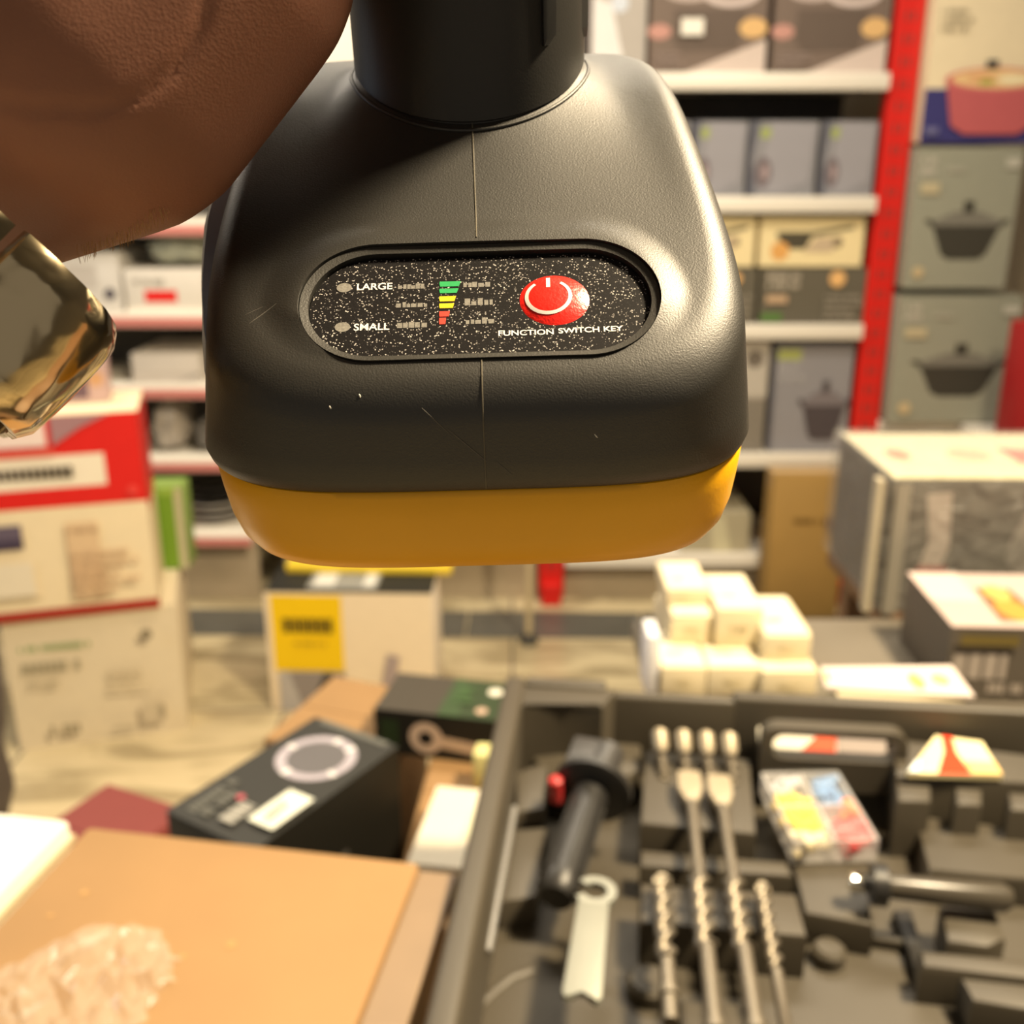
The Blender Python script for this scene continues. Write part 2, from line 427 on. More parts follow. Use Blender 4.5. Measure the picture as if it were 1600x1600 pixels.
# raised rubber pad on the right of the grip
bm = bmesh.new()
pp = rrect(0.42, 13*mm, 0.08, 5)
pad_rows = []
for (rr, sc_) in ((0.6, 1.0), (1.5, 1.0), (1.7, 0.90)):
    pad_rows.append([bm.verts.new((NCX*mm + (NRX+rr)*math.cos(math.radians(-30)+p[0]*sc_)*mm, (NCY+(NRX+rr)*math.sin(math.radians(-30)+p[0]*sc_))*mm, 0.0775+p[1]*sc_/1)) for p in [(a*1.0, b*1.0) for a, b in rrect(0.40, 0.0165, 0.006, 6)]])
for a, b2 in zip(pad_rows, pad_rows[1:]):
    for k in range(len(a)): bm.faces.new((a[k], a[(k+1) % len(a)], b2[(k+1) % len(a)], b2[k]))
bm.faces.new(pad_rows[-1])
gp = link('grip_pad', bm, mat('glossy_black_rubber', (0.02, 0.02, 0.02), 0.3), tool, smooth=40)
def side_x(y, n=4.2):
    q = (y-(Y0+Y1)/2)/((Y1-Y0)/2)
    if q > 0: n += 2.6*q
    return hw_at(y)*(1-min(0.999, abs(q)**n))**(1/n)
# side pad on the left flank, just under the edge of the deck
bm = bmesh.new(); rows = []
for j in range(21):
    t = 18 + 45*j/20; yy = -42 + t*0.866; zz = deck(yy) - 4.5
    f = j/20; out = 0.05 + 3.7*min(1, f*1.5); hgt = 15*min(1, 0.5+f*1.2)
    L = []
    for (o_, d_) in ((-2.0, 0), (out*0.75, 0.3), (out, 1.6), (out, hgt*0.5), (out*0.6, hgt-1), (-2.0, hgt)):
        L.append(bm.verts.new(((-side_x(yy)*tap(zz-d_, -1)-o_)*mm, yy*mm, (zz-d_)*mm)))
    rows.append(L)
for a, b2 in zip(rows, rows[1:]):
    for k in range(6): bm.faces.new((a[k], a[(k+1) % 6], b2[(k+1) % 6], b2[k]))
bm.faces.new(rows[0]); bm.faces.new(rows[-1][::-1])
sp_ = link('side_pad', bm, mat('pad_plastic_cool_sheen', (0.20, 0.25, 0.34), 0.36, bump=0.4, bscale=4500), tool, smooth=45)  # bluish reflected light is put into the base colour
# yellow battery pack
bm = bmesh.new(); rows = []
for (z, ins, n_) in ((0.6, 2.4, 4.2), (0.0, 1.5, 4.2), (-1.0, 1.2, 4.2), (-5, 1.5, 4.2), (-10, 2.2, 4.3), (-14, 3.3, 4.4), (-16.6, 4.9, 4.5), (-18.2, 7.4, 4.5), (-18.8, 12, 4.5)):
    rows.append([bm.verts.new((x*mm*(1.055 if x < 0 else 1), y*mm, z*mm)) for x, y in [contour(2*PI*k/N, ins, n_) for k in range(N)]])
for a, b2 in zip(rows, rows[1:]):
    for k in range(N): bm.faces.new((a[k], a[(k+1) % N], b2[(k+1) % N], b2[k]))
bm.faces.new(rows[0]); bm.faces.new(rows[-1][::-1])
bat = link('battery_pack', bm, yellow_m, tool, smooth=40); bat['label'] = 'yellow battery pack under the foot'
# motor housing and chuck above the hand
bm = bmesh.new()
tube_bm(bm, [(0, y*mm, z*mm) for y, z in ((-46, 224), (-42, 224), (-30, 224), (20, 224), (80, 224), (108, 224), (118, 224))], [0.020, 0.029, 0.034, 0.036, 0.036, 0.031, 0.024], 36)
tube_bm(bm, [(NCX*mm, NCY*mm, 174*mm), (NCX*mm, NCY*mm, 202*mm)], [0.0200, 0.0205], 32)
link('motor_housing', bm, rubber, tool, smooth=40)
bm = bmesh.new(); tube_bm(bm, [(0, y*mm, 224*mm) for y in (117, 120, 150, 156, 166)], [0.018, 0.021, 0.021, 0.015, 0.010], 28)
link('chuck', bm, grip_m, tool, smooth=40)
bm = bmesh.new(); box_bm(bm, -7*mm, 7*mm, 48*mm, 58*mm, 176*mm, 194*mm, 3*mm, 3)
link('trigger', bm, mat('red_trigger_plastic', (0.5, 0.02, 0.015), 0.4), tool, smooth=40)
# ------------------------------------------------------------------ the hand that holds it
def skin_material():
    m = bpy.data.materials.new('brown_skin'); m.use_nodes = True
    nt = m.node_tree; b = nt.nodes['Principled BSDF']
    tc = nt.nodes.new('ShaderNodeTexCoord')
    n1 = nt.nodes.new('ShaderNodeTexNoise'); n1.inputs['Scale'].default_value = 22; n1.inputs['Detail'].default_value = 4
    n2 = nt.nodes.new('ShaderNodeTexNoise'); n2.inputs['Scale'].default_value = 1500; n2.inputs['Detail'].default_value = 3
    v = nt.nodes.new('ShaderNodeTexVoronoi'); v.inputs['Scale'].default_value = 2200
    for n in (n1, n2, v): nt.links.new(tc.outputs['Object'], n.inputs['Vector'])
    r = nt.nodes.new('ShaderNodeValToRGB'); r.color_ramp.elements[0].position = 0.3; r.color_ramp.elements[1].position = 0.7
    r.color_ramp.elements[0].color = (0.27, 0.118, 0.075, 1); r.color_ramp.elements[1].color = (0.35, 0.158, 0.098, 1)
    nt.links.new(n1.outputs['Fac'], r.inputs[0]); nt.links.new(r.outputs[0], b.inputs['Base Color'])
    ad = nt.nodes.new('ShaderNodeMath'); ad.operation = 'ADD'; nt.links.new(n2.outputs['Fac'], ad.inputs[0]); nt.links.new(v.outputs['Distance'], ad.inputs[1])
    bp = nt.nodes.new('ShaderNodeBump'); bp.inputs['Strength'].default_value = 0.12; bp.inputs['Distance'].default_value = 0.0003
    nt.links.new(ad.outputs[0], bp.inputs['Height']); nt.links.new(bp.outputs['Normal'], b.inputs['Normal'])
    b.inputs['Roughness'].default_value = 0.58; b.inputs['Subsurface Weight'].default_value = 0.15
    b.inputs['Subsurface Radius'].default_value = (0.004, 0.0015, 0.0008); b.inputs['Subsurface Scale'].default_value = 1
    b.inputs['Specular IOR Level'].default_value = 0.35
    return m
skin = skin_material()
def pd(px, py, d): return at(px, py, d=d)
def T(x, y, z): return TM @ Vector((x*mm, y*mm, z*mm))
bm = bmesh.new()
def limb(pts, radii, sub=6):
    P, R = [], []
    for i in range(len(pts)-1):
        for k in range(sub):
            f = k/sub; P.append(pts[i].lerp(pts[i+1], f)); R.append(radii[i]+(radii[i+1]-radii[i])*f)
    P.append(pts[-1]); R.append(radii[-1])
    for p, r in zip(P, R):
        bmesh.ops.create_icosphere(bm, subdivisions=3, radius=r, matrix=Matrix.Translation(p))
# forearm, wrist, heel of the palm, knuckle row
W0, W1, W2 = pd(-1500, 1420, 0.22), pd(-430, 515, 0.188), pd(-150, 245, 0.184)
H1, H2 = pd(146, 100, 0.160), pd(316, -76, 0.159)
limb([W0, W1, W2, H1, H2], [0.038, 0.0275, 0.0255, 0.0268, 0.0241], 24)
K = [T(-40, 22, z) for z in (104, 122, 140, 158)]
PALM = pd(120, -330, 0.172)
limb([pd(-110, 90, 0.188), PALM], [0.026, 0.025], 6)
limb([W2, PALM], [0.026, 0.024], 6)
for i, k in enumerate(K):
    limb([H2.lerp(PALM, i/3), k], [0.0235 - 0.002*i, 0.0125], 6)
NCyl = (NCX, NCY)
def around(th, R, z): return T(NCX + R*math.cos(math.radians(th)), NCY + R*math.sin(math.radians(th)), z)
for (z, r, end, R) in ((103, 0.0078, -38, 31.5), (121, 0.0088, -50, 32.5), (140.5, 0.0092, -52, 33), (160, 0.0088, -42, 32.5)):
    angs = [165, 130, 98, 70, 42, 15, -10, end]
    limb([around(a, R + (2 if a > 120 else 0), z + (1.5 if i % 2 else 0)) for i, a in enumerate(angs)], [r*1.12, r*1.1, r*1.12, r, r*1.03, r*0.95, r*0.9, r*0.8], 5)
limb([PALM, around(212, 38, 158), around(238, 34, 165), around(268, 33, 168), around(292, 32.5, 166)], [0.020, 0.0135, 0.0105, 0.0108, 0.0085], 6)
hand = link('person', bm, skin, None)
md = hand.modifiers.new('r', 'REMESH'); md.mode = 'VOXEL'; md.voxel_size = 0.0013
md2 = hand.modifiers.new('s', 'SMOOTH'); md2.factor = 0.5; md2.iterations = 14
apply_mods(hand)
# palm creases pressed into the skin
CREASES = [[pd(-40, 155, .14), pd(60, 168, .14), pd(150, 172, .14), pd(220, 150, .14), pd(275, 105, .14), pd(310, 45, .14), pd(330, -30, .14)],
           [pd(-40, 262, .14), pd(60, 268, .14), pd(140, 262, .14)]]
def proj(p):
    q = p - CO; d = q.dot(CF); return Vector((q.dot(CR)/d, q.dot(CU)/d))
segs = [[(proj(a), proj(b2)) for a, b2 in zip(c, c[1:])] for c in CREASES]
def sdist(p, a, b2):
    ab = b2-a; t = max(0, min(1, (p-a).dot(ab)/ab.dot(ab))); return (p-(a+ab*t)).length
for v in hand.data.vertices:
    if (v.co-CO).dot(CF) < 0.172:
        q = proj(v.co)
        for ci, sg in enumerate(segs):
            dd = min(sdist(q, a, b2) for a, b2 in sg)
            if dd < 0.016: v.co += CF*(0.0007 if ci == 0 else 0.0003)*(1-dd/0.016)**2
for p in hand.data.polygons: p.use_smooth = True
tag(hand, 'bare brown forearm and hand gripping the drill handle, wrist turned to the viewer', 'person')
# fine hairs along the lower edge of the wrist
bpy.context.view_layer.update()
bm = bmesh.new(); rnd = random.Random(3)
for i in range(150):
    f = i/149; px, py = 125 + 135*f + rnd.uniform(-6, 6), 398 - 35*f - 36*f*f + rnd.uniform(-16, 8)
    r = ray(px, py).normalized(); ok, loc, nrm, _ = hand.ray_cast(CO, r)
    if not ok: continue
    ln = rnd.uniform(0.0008, 0.0018)
    d = (CR*rnd.uniform(-0.3, 0.2) - CU*rnd.uniform(0.5, 1.0) + nrm*0.5).normalized()
    tube_bm(bm, [loc - nrm*0.0003, loc + d*ln*0.5 + nrm*0.0003, loc + d*ln], [0.00004, 0.000035, 0.00001], n=4)
link('arm_hair', bm, mat('brown_hair', (0.55, 0.34, 0.16), 0.5), hand)

# ------------------------------------------------------------------ polished bracelet watch hanging loosely round the wrist
steel = bpy.data.materials.new('polished_gold_steel'); steel.use_nodes = True
nt = steel.node_tree; b = nt.nodes['Principled BSDF']
b.inputs['Base Color'].default_value = (0.66, 0.55, 0.36, 1); b.inputs['Metallic'].default_value = 1; b.inputs['Roughness'].default_value = 0.14
tc = nt.nodes.new('ShaderNodeTexCoord'); nn = nt.nodes.new('ShaderNodeTexNoise'); nn.inputs['Scale'].default_value = 90; nn.inputs['Detail'].default_value = 2
nt.links.new(tc.outputs['Object'], nn.inputs['Vector'])
bp = nt.nodes.new('ShaderNodeBump'); bp.inputs['Strength'].default_value = 0.3; bp.inputs['Distance'].default_value = 0.003
nt.links.new(nn.outputs['Fac'], bp.inputs['Height']); nt.links.new(bp.outputs['Normal'], b.inputs['Normal'])
# the bracelet is a ring about the forearm: axis a, in-plane u (towards the lower right of the picture) and v (towards the lens)
dv = ray(60, 590).normalized()
ax = (-CR*0.70 - CU*0.70); ax = (ax - dv*(ax.dot(dv)+0.08)).normalized()
eu = ax.cross(dv)
if eu.dot(CR) < 0: eu = -eu
eu = (eu - ax*eu.dot(ax)).normalized(); ev = ax.cross(eu)
if ev.dot(CF) > 0: ev = -ev
RU, RV = 0.0420, 0.0560
wc = pd(206, 512, 0.147) - eu*(RU+0.0015) - ev*(RV+0.0015) + ax*0.0106
watch = thing('wristwatch', 'polished gold-toned metal watch bracelet hanging loosely on the wrist', 'watch', loc=wc)
def ring_pt(a, off=0.0):
    c, s = math.cos(a), math.sin(a); k = (abs(c)**8 + abs(s)**8)**(-1/8)
    return eu*(c*k*(RU+off)) + ev*(s*k*(RV+off))
def link_mesh(name, a0, a1, hw0, hw1, thick, m, bulge=0.0006, inner=0.0):
    bm = bmesh.new(); rows = []
    nseg, nw = 10, 10
    for i in range(nseg+1):
        f = i/nseg; a = a0 + (a1-a0)*f
        e = min(1, min(f, 1-f)/0.10); drop = (1-math.sqrt(max(0, 1-(1-e)**2)))*0.0011
        hw = hw0 + (hw1-hw0)*f; top, bot = [], []
        for j in range(nw+1):
            g = j/nw; s = (g-0.5)*2
            ew = min(1, min(g, 1-g)/0.10); dw = (1-math.sqrt(max(0, 1-(1-ew)**2)))*0.0011
            top.append(bm.verts.new(ring_pt(a, thick + bulge*(1-s*s) - max(drop, dw)) + ax*(hw*s)))
            bot.append(bm.verts.new(ring_pt(a, inner) + ax*(hw*s)))
        rows.append((top, bot))
    for (t0, b0), (t1, b1) in zip(rows, rows[1:]):
        for j in range(nw):
            bm.faces.new((t0[j], t0[j+1], t1[j+1], t1[j])); bm.faces.new((b0[j], b1[j], b1[j+1], b0[j+1]))
        bm.faces.new((t0[0], t1[0], b1[0], b0[0])); bm.faces.new((t0[-1], b0[-1], b1[-1], t1[-1]))
    for (t, bt) in (rows[0], rows[-1]):
        for j in range(nw): bm.faces.new((t[j], bt[j], bt[j+1], t[j+1]))
    return link(name, bm, m, watch, smooth=50)
rd = math.radians
link_mesh('clasp', rd(14), rd(59.3), 0.0108, 0.0108, 0.0026, steel)
spans = [(61, 88), (90, 109), (110, 128), (129.5, 149), (-11, 12), (-34, -13), (-56, -35.5), (-78, -57.5), (-100, -79.5), (-122, -101.5), (-144, -123.5), (-166, -145.5)]
for a0, a1 in spans:
    o = link_mesh('bracelet_link', rd(a0), rd(a1), 0.0104, 0.0104, 0.0022, steel)
# case with dial on the far side of the wrist
bm = bmesh.new()
cz = ring_pt(rd(168), 0.0); nz = cz.normalized(); tz = ax.cross(nz)
CM = Matrix(((ax.x, tz.x, nz.x, cz.x), (ax.y, tz.y, nz.y, cz.y), (ax.z, tz.z, nz.z, cz.z), (0, 0, 0, 1)))
prism_bm(bm, [(0.019*math.cos(k*PI/24), 0.019*math.sin(k*PI/24)) for k in range(48)], 0.0, 0.008, CM, bev=0.0015)
wcase = link('watch_case', bm, steel, watch, smooth=40)
bm = bmesh.new(); prism_bm(bm, [(0.0155*math.cos(k*PI/24), 0.0155*math.sin(k*PI/24)) for k in range(48)], 0.0081, 0.0088, CM)
link('dial', bm, mat('dark_dial', (0.03, 0.03, 0.035), 0.2), wcase)

# ------------------------------------------------------------------ the shop: floor, walls, ceiling
def marble_tiles():
    m = bpy.data.materials.new('marble_floor_tiles'); m.use_nodes = True
    nt = m.node_tree; b = nt.nodes['Principled BSDF']; tc = nt.nodes.new('ShaderNodeTexCoord')
    br = nt.nodes.new('ShaderNodeTexBrick'); br.offset = 0.0; br.squash = 1
    br.inputs['Scale'].default_value = 1; br.inputs['Brick Width'].default_value = 0.6; br.inputs['Row Height'].default_value = 0.6; br.inputs['Mortar Size'].default_value = 0.004
    br.inputs['Color1'].default_value = (0.60, 0.50, 0.31, 1); br.inputs['Color2'].default_value = (0.52, 0.45, 0.29, 1); br.inputs['Mortar'].default_value = (0.16, 0.14, 0.11, 1)
    nt.links.new(tc.outputs['Object'], br.inputs['Vector'])
    mp = nt.nodes.new('ShaderNodeMapping'); mp.inputs['Rotation'].default_value = (0, 0, 1.0); mp.inputs['Scale'].default_value = (1, 3.2, 1); nt.links.new(tc.outputs['Object'], mp.inputs[0])
    n = nt.nodes.new('ShaderNodeTexNoise'); n.inputs['Scale'].default_value = 2.6; n.inputs['Detail'].default_value = 6; n.inputs['Distortion'].default_value = 1.2; nt.links.new(mp.outputs[0], n.inputs['Vector'])
    r = nt.nodes.new('ShaderNodeValToRGB'); r.color_ramp.elements[0].position = 0.42; r.color_ramp.elements[1].position = 0.56
    r.color_ramp.elements[0].color = (0.52, 0.50, 0.46, 1); r.color_ramp.elements[1].color = (1, 1, 1, 1); nt.links.new(n.outputs['Fac'], r.inputs[0])
    mx = nt.nodes.new('ShaderNodeMix'); mx.data_type = 'RGBA'; mx.blend_type = 'MULTIPLY'; mx.inputs[0].default_value = 0.85
    nt.links.new(br.outputs['Color'], mx.inputs[6]); nt.links.new(r.outputs[0], mx.inputs[7]); nt.links.new(mx.outputs[2], b.inputs['Base Color'])
    b.inputs['Roughness'].default_value = 0.22
    return m
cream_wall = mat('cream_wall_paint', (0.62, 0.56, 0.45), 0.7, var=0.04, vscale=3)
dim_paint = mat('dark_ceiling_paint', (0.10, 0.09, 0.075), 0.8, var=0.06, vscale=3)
bm = bmesh.new(); box_bm(bm, -2.6, 2.6, -1.6, 3.75, -0.1, 0)
tag(link('floor', bm, marble_tiles()), kind='structure')
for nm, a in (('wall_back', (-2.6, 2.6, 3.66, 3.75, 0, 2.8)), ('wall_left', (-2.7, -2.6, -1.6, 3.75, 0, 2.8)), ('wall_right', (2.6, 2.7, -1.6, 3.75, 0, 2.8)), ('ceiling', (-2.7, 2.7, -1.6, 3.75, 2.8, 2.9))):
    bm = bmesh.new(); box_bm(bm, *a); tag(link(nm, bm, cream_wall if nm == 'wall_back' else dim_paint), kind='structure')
# dark band of tiles let into the floor in front of the shelving
bm = bmesh.new()
for i in range(9):
    x = -2.4 + i*0.55; box_bm(bm, x+0.003, x+0.547, 2.84, 3.03, 0.0005, 0.004, 0.001)
bo = link('trim_1', bm, mat('dark_border_tile', (0.10, 0.10, 0.09), 0.25, var=0.25, vscale=9)); bo.rotation_euler.z = -0.02
tag(bo, kind='structure')

# ------------------------------------------------------------------ shelving
white_steel = mat('white_shelf_steel', (0.80, 0.76, 0.68), 0.35, bump=0.03, bscale=40)
red_steel = mat('red_upright_steel', (0.62, 0.012, 0.008), 0.38, bump=0.05, bscale=60)
pink_strip = mat('red_price_strip', (0.62, 0.22, 0.20), 0.4)
dark_back = mat('dark_back_panel', (0.055, 0.048, 0.040), 0.6, var=0.2, vscale=6)
YF, YB = 3.10, 3.52
def shelf_z(py): return at(800, py, Y=YF).z
RZ = [shelf_z(p) for p in (116, 309, 508, 709, 866)]       # shelf tops of the right bay
LZ = [shelf_z(p) for p in (345, 489, 601, 716, 833)]
def upright(X, label):
    u = thing('shelf_upright', label, 'post', (X, YF+0.03, 0), group='red shelving uprights')
    bm = bmesh.new(); box_bm(bm, -0.040, 0.040, -0.02, 0.03, 0.02, 2.35, 0.004)
    for k in range(38):
        for s in (-0.010, 0.010): box_bm(bm, s-0.0025, s+0.0025, -0.0215, -0.0195, 0.12+k*0.058, 0.145+k*0.058, mi=1)
    link('post', bm, [red_steel, dark_back], u)
    bm = bmesh.new(); box_bm(bm, -0.032, 0.032, -0.05, 0.40, 0.0, 0.075, 0.006); link('foot', bm, red_steel, u)
    return u
XR0, XR1 = at(858, 895, z=0.03).x, at(1391, 330, Y=YF).x
upright(XR1, 'red upright post standing between the stacked boxes and the grey pot boxes')
upright(XR0, 'red upright post standing behind the drill, only its foot showing under the battery')
upright(at(1612, 560, Y=YF).x+0.03, 'red upright post at the far right edge beyond the grey boxes')
def bay(x0, x1, zs, label, strip):
    b = thing('shelf_unit', label, 'shelf', ((x0+x1)/2, YF, 0))
    W = (x1-x0)/2 - 0.044
    for z in zs:
        bm = bmesh.new(); box_bm(bm, -W, W, 0.0, 0.40, z-0.028, z, 0.003); box_bm(bm, -W, W, -0.012, 0.004, z-0.042, z+0.004, 0.004)
        s = link('shelf_board', bm, white_steel, b, smooth=30)
        if strip:
            bm = bmesh.new(); box_bm(bm, -W, W, -0.015, -0.0125, z-0.038, z-0.012); link('price_strip', bm, pink_strip, s)
    bm = bmesh.new(); box_bm(bm, -W, W, 0.41, 0.43, 0.1, 2.3); link('back_panel', bm, dark_back, b)
    bm = bmesh.new(); box_bm(bm, -W, W, 0.05, 0.07, 0.0, zs[-1]-0.03); link('kick_panel', bm, mat('beige_kick_panel', (0.42, 0.35, 0.25), 0.45, var=0.25, vscale=5), b)
    return b
bay(XR0, XR1, RZ, 'white shelving bay of cookware boxes to the right of the drill', False)
bay(XR0-0.92, XR0, LZ, 'white shelving bay with pink strips, mostly hidden behind the drill', True)
bay(XR0-1.84, XR0-0.92, LZ, 'white shelving bay with pink edge strips left of the drill', True)
XE = at(1612, 560, Y=YF).x+0.03

# ------------------------------------------------------------------ cartons
class Face:          # flat printing on one side of a carton, in 0..1 across and up
    def __init__(s, parent, org, u, v, w, h, name='printed_face'):
        s.o, s.u, s.v, s.w, s.h = Vector(org), Vector(u), Vector(v), w, h
        s.n = s.u.cross(s.v); s.parent = parent; s.name = name; s.bm = bmesh.new(); s.mats = []; s.k = 0
    def poly(s, pts, col):
        m = paper(col) if isinstance(col, str) else col
        if m not in s.mats: s.mats.append(m)
        s.k += 1; off = 0.0004 + 0.00025*s.k
        vs = [s.bm.verts.new(s.o + s.u*(p[0]*s.w) + s.v*(p[1]*s.h) + s.n*off) for p in pts]
        f = s.bm.faces.new(vs); f.material_index = s.mats.index(m)
        if f.normal.dot(s.n) < 0: pass
        return s
    def rect(s, x0, y0, x1, y1, col): return s.poly([(x0, y0), (x1, y0), (x1, y1), (x0, y1)], col)
    def disc(s, x, y, r, col, asp=None, n=24, ry=None):
        a = (s.w/s.h) if asp is None else asp
        return s.poly([(x+r*math.cos(2*PI*k/n), y+(ry if ry else r*a)*math.sin(2*PI*k/n)) for k in range(n)], col)
    def words(s, x0, y0, x1, y1, col, rows=1, seed=1, gap=0.35):      # lettering too soft in the photograph to read
        r = random.Random(seed); rh = (y1-y0)/rows
        for i in range(rows):
            y = y1 - rh*(i+1); x = x0; xe = x1 - (x1-x0)*r.uniform(0, 0.35 if rows > 1 else 0)
            cw = rh*(1-gap)*0.55*s.h/s.w
            while x < xe:
                s.rect(x, y + rh*gap*0.5, min(x+cw*0.8, xe), y+rh*(1-gap*0.5) * 1.0, col); x += cw*(1.0 if r.random() < .8 else 1.9)
        return s
    def pot(s, x, y, w, h, body, lid, hi=None):
        s.poly([(x-w*.46, y+h*.10), (x-w*.30, y-h*.42), (x-w*.2, y-h*.5), (x+w*.2, y-h*.5), (x+w*.30, y-h*.42), (x+w*.46, y+h*.10)], body)
        s.poly([(x-w*.58, y+h*.17), (x-w*.42, y+h*.02), (x-w*.38, y+h*.12), (x-w*.5, y+h*.2)], body)
        s.poly([(x+w*.58, y+h*.17), (x+w*.5, y+h*.2), (x+w*.38, y+h*.12), (x+w*.42, y+h*.02)], body)
        s.poly([(x-w*.46, y+h*.08), (x+w*.46, y+h*.08), (x+w*.42, y+h*.18), (x+w*.15, y+h*.33), (x-w*.15, y+h*.33), (x-w*.42, y+h*.18)], lid)
        s.rect(x-w*.07, y+h*.30, x+w*.07, y+h*.5, body)
        return s
    def done(s, label=None):
        o = link(s.name, s.bm, s.mats, s.parent, recalc=False)
        for p in o.data.polygons:
            if p.normal.dot(s.n) < 0: p.flip()
        if label: o['label'] = label
        return o
def face(root, dims, side, name='printed_face'):
    w, d, h = dims
    return {'front': lambda: Face(root, (-w/2, -d/2, 0), (1, 0, 0), (0, 0, 1), w, h, name), 'right': lambda: Face(root, (w/2, -d/2, 0), (0, 1, 0), (0, 0, 1), d, h, name),
            'left': lambda: Face(root, (-w/2, d/2, 0), (0, -1, 0), (0, 0, 1), d, h, name), 'top': lambda: Face(root, (-w/2, -d/2, h), (1, 0, 0), (0, 1, 0), w, d, name)}[side]()
def carton(name, label, cat, dims, m, loc, rz=0.0, group=None, tape=None, flap=True, bev=0.003):
    w, d, h = dims
    root = thing(name, label, cat, loc, rz, group)
    bm = bmesh.new(); box_bm(bm, -w/2, w/2, -d/2, d/2, 0, h, bev, 2)
    link('carton_body', bm, m, root, smooth=40)
    if flap:
        bm = bmesh.new()
        for s in (-1, 1): box_bm(bm, -w/2+0.003, w/2-0.003, 0.0008 if s > 0 else -d/2+0.003, d/2-0.003 if s > 0 else -0.0008, h-0.0006, h+0.0012, 0.0005, 1)
        link('flap', bm, m, root)
    if tape:
        bm = bmesh.new(); box_bm(bm, -w/2-0.0008, w/2+0.0008, -0.024, 0.024, h-0.05, h+0.0016); link('tape', bm, tape, root)
    return root
def on_shelf(name, label, px0, px1, pyt, zb, m, depth=0.3, Y=None, cat='box', group=None, X0=None, **k):
    Y = (YF + 0.02) if Y is None else Y
    pyb = 800 - FPX*math.tan(math.atan2(zb-CAM_Z, Y) + PITCH)
    a, b = at(px0, (pyt+pyb)/2, Y=Y), at(px1, (pyt+pyb)/2, Y=Y)
    if X0 is not None: a.x = X0
    top = at((px0+px1)/2, pyt, Y=Y).z; zb += 0.002
    dims = (b.x-a.x-0.004, depth, top-zb-0.001)
    return carton(name, label, cat, dims, m, ((a.x+b.x)/2, Y+depth/2, zb), 0, group, **k), dims
kraft = mat('kraft_cardboard', (0.285, 0.165, 0.066), 0.75, var=0.10, vscale=14, bump=0.08, bscale=300)
tape_m = mat('clear_brown_tape', (0.52, 0.36, 0.18), 0.25)
G = 'cookware boxes on the shelves'
# right bay, top shelf
for i, (a, b, t, lab) in enumerate(((1016, 1202, -90, 'brown cookware set box with a white price sticker on the top shelf'), (1210, 1392, -90, 'brown cookware set box beside the red post on the top shelf'))):
    r, d = on_shelf('cookware_box', lab, a, b, t, RZ[0], paper('#6e5f55'), group=G)
    f = face(r, d, 'front')
    f.rect(0, 0, 1, 1, '#6f6057').poly([(0.28, 0), (1, 0), (1, 0.27)], '#c9bab2').disc(0.32, 0.66, 0.24, '#b9aaa4', ry=0.10).disc(0.68, 0.62, 0.24, '#cabcb8', ry=0.10).disc(0.32, 0.67, 0.17, '#7c6c66', ry=0.06).disc(0.68, 0.63, 0.17, '#85766f', ry=0.06)
    f.poly([(0.2, 0.25), (0.28, 0.18), (0.75, 0.2), (0.82, 0.5), (0.2, 0.5)], '#5d5048').disc(0.08, 0.33, 0.1, '#b98a80', ry=0.06).disc(0.88, 0.36, 0.12, '#d3ad76', ry=0.08)
    f.words(0.05, 0.06, 0.35, 0.17, '#8d7d76', 3, i)
    if i == 0: f.rect(0.26, 0.30, 0.45, 0.43, '#e8e4da')
    f.done()
r, d = on_shelf('storage_box', 'pale grey box at the top shelf behind the drill neck', 925, 1012, -90, RZ[0], paper('#a9a39c'), group=G)
face(r, d, 'front').rect(0, 0, 1, 1, '#aaa49e').poly([(0, 0.1), (0.6, 0.1), (0.35, 0.55), (0, 0.6)], '#d9d8d8').disc(0.5, 0.55, 0.16, '#c4ccd8').done()
r, d = on_shelf('storage_box', 'tall white box on the shelf top, seen between the hand and the drill handle', 430, 640, -70, LZ[0], paper('#e9e2d6'), group=G)
face(r, d, 'front').rect(0.1, 0.1, 0.9, 0.3, '#d5cdbf').words(0.2, 0.15, 0.7, 0.25, '#a59d90', 1, 4).done()
# second shelf: three slate blue boxes and two hidden by the tool
for i, (a, b, lab) in enumerate(((990, 1076, 'slate blue pan box on the second shelf, half hidden by the drill'), (1080, 1166, 'slate blue pan box just right of the drill on the second shelf'), (1169, 1276, 'slate blue pan box in the middle of the second shelf'), (1282, 1368, 'slate blue pan box against the red post on the second shelf'))):
    r, d = on_shelf('pan_box', lab, a, b, 189, RZ[1], paper('#7d7c80'), group='slate blue pan boxes')
    f = face(r, d, 'front'); f.rect(0, 0, 1, 1, '#85858b').poly([(0, 0), (0.14, 0), (0.05, 0.5), (0.14, 1), (0, 1)], '#585a66').poly([(0.14, 0.12), (0.4, 0.05), (0.9, 0.2), (0.96, 0.95), (0.3, 1)], '#93929a')
    f.rect(0.15, 0.78, 0.30, 0.92, '#97a261').disc(0.22, 0.33, 0.13, '#6b6268', ry=0.2).disc(0.25, 0.33, 0.05, '#a08f92', ry=0.1).done()
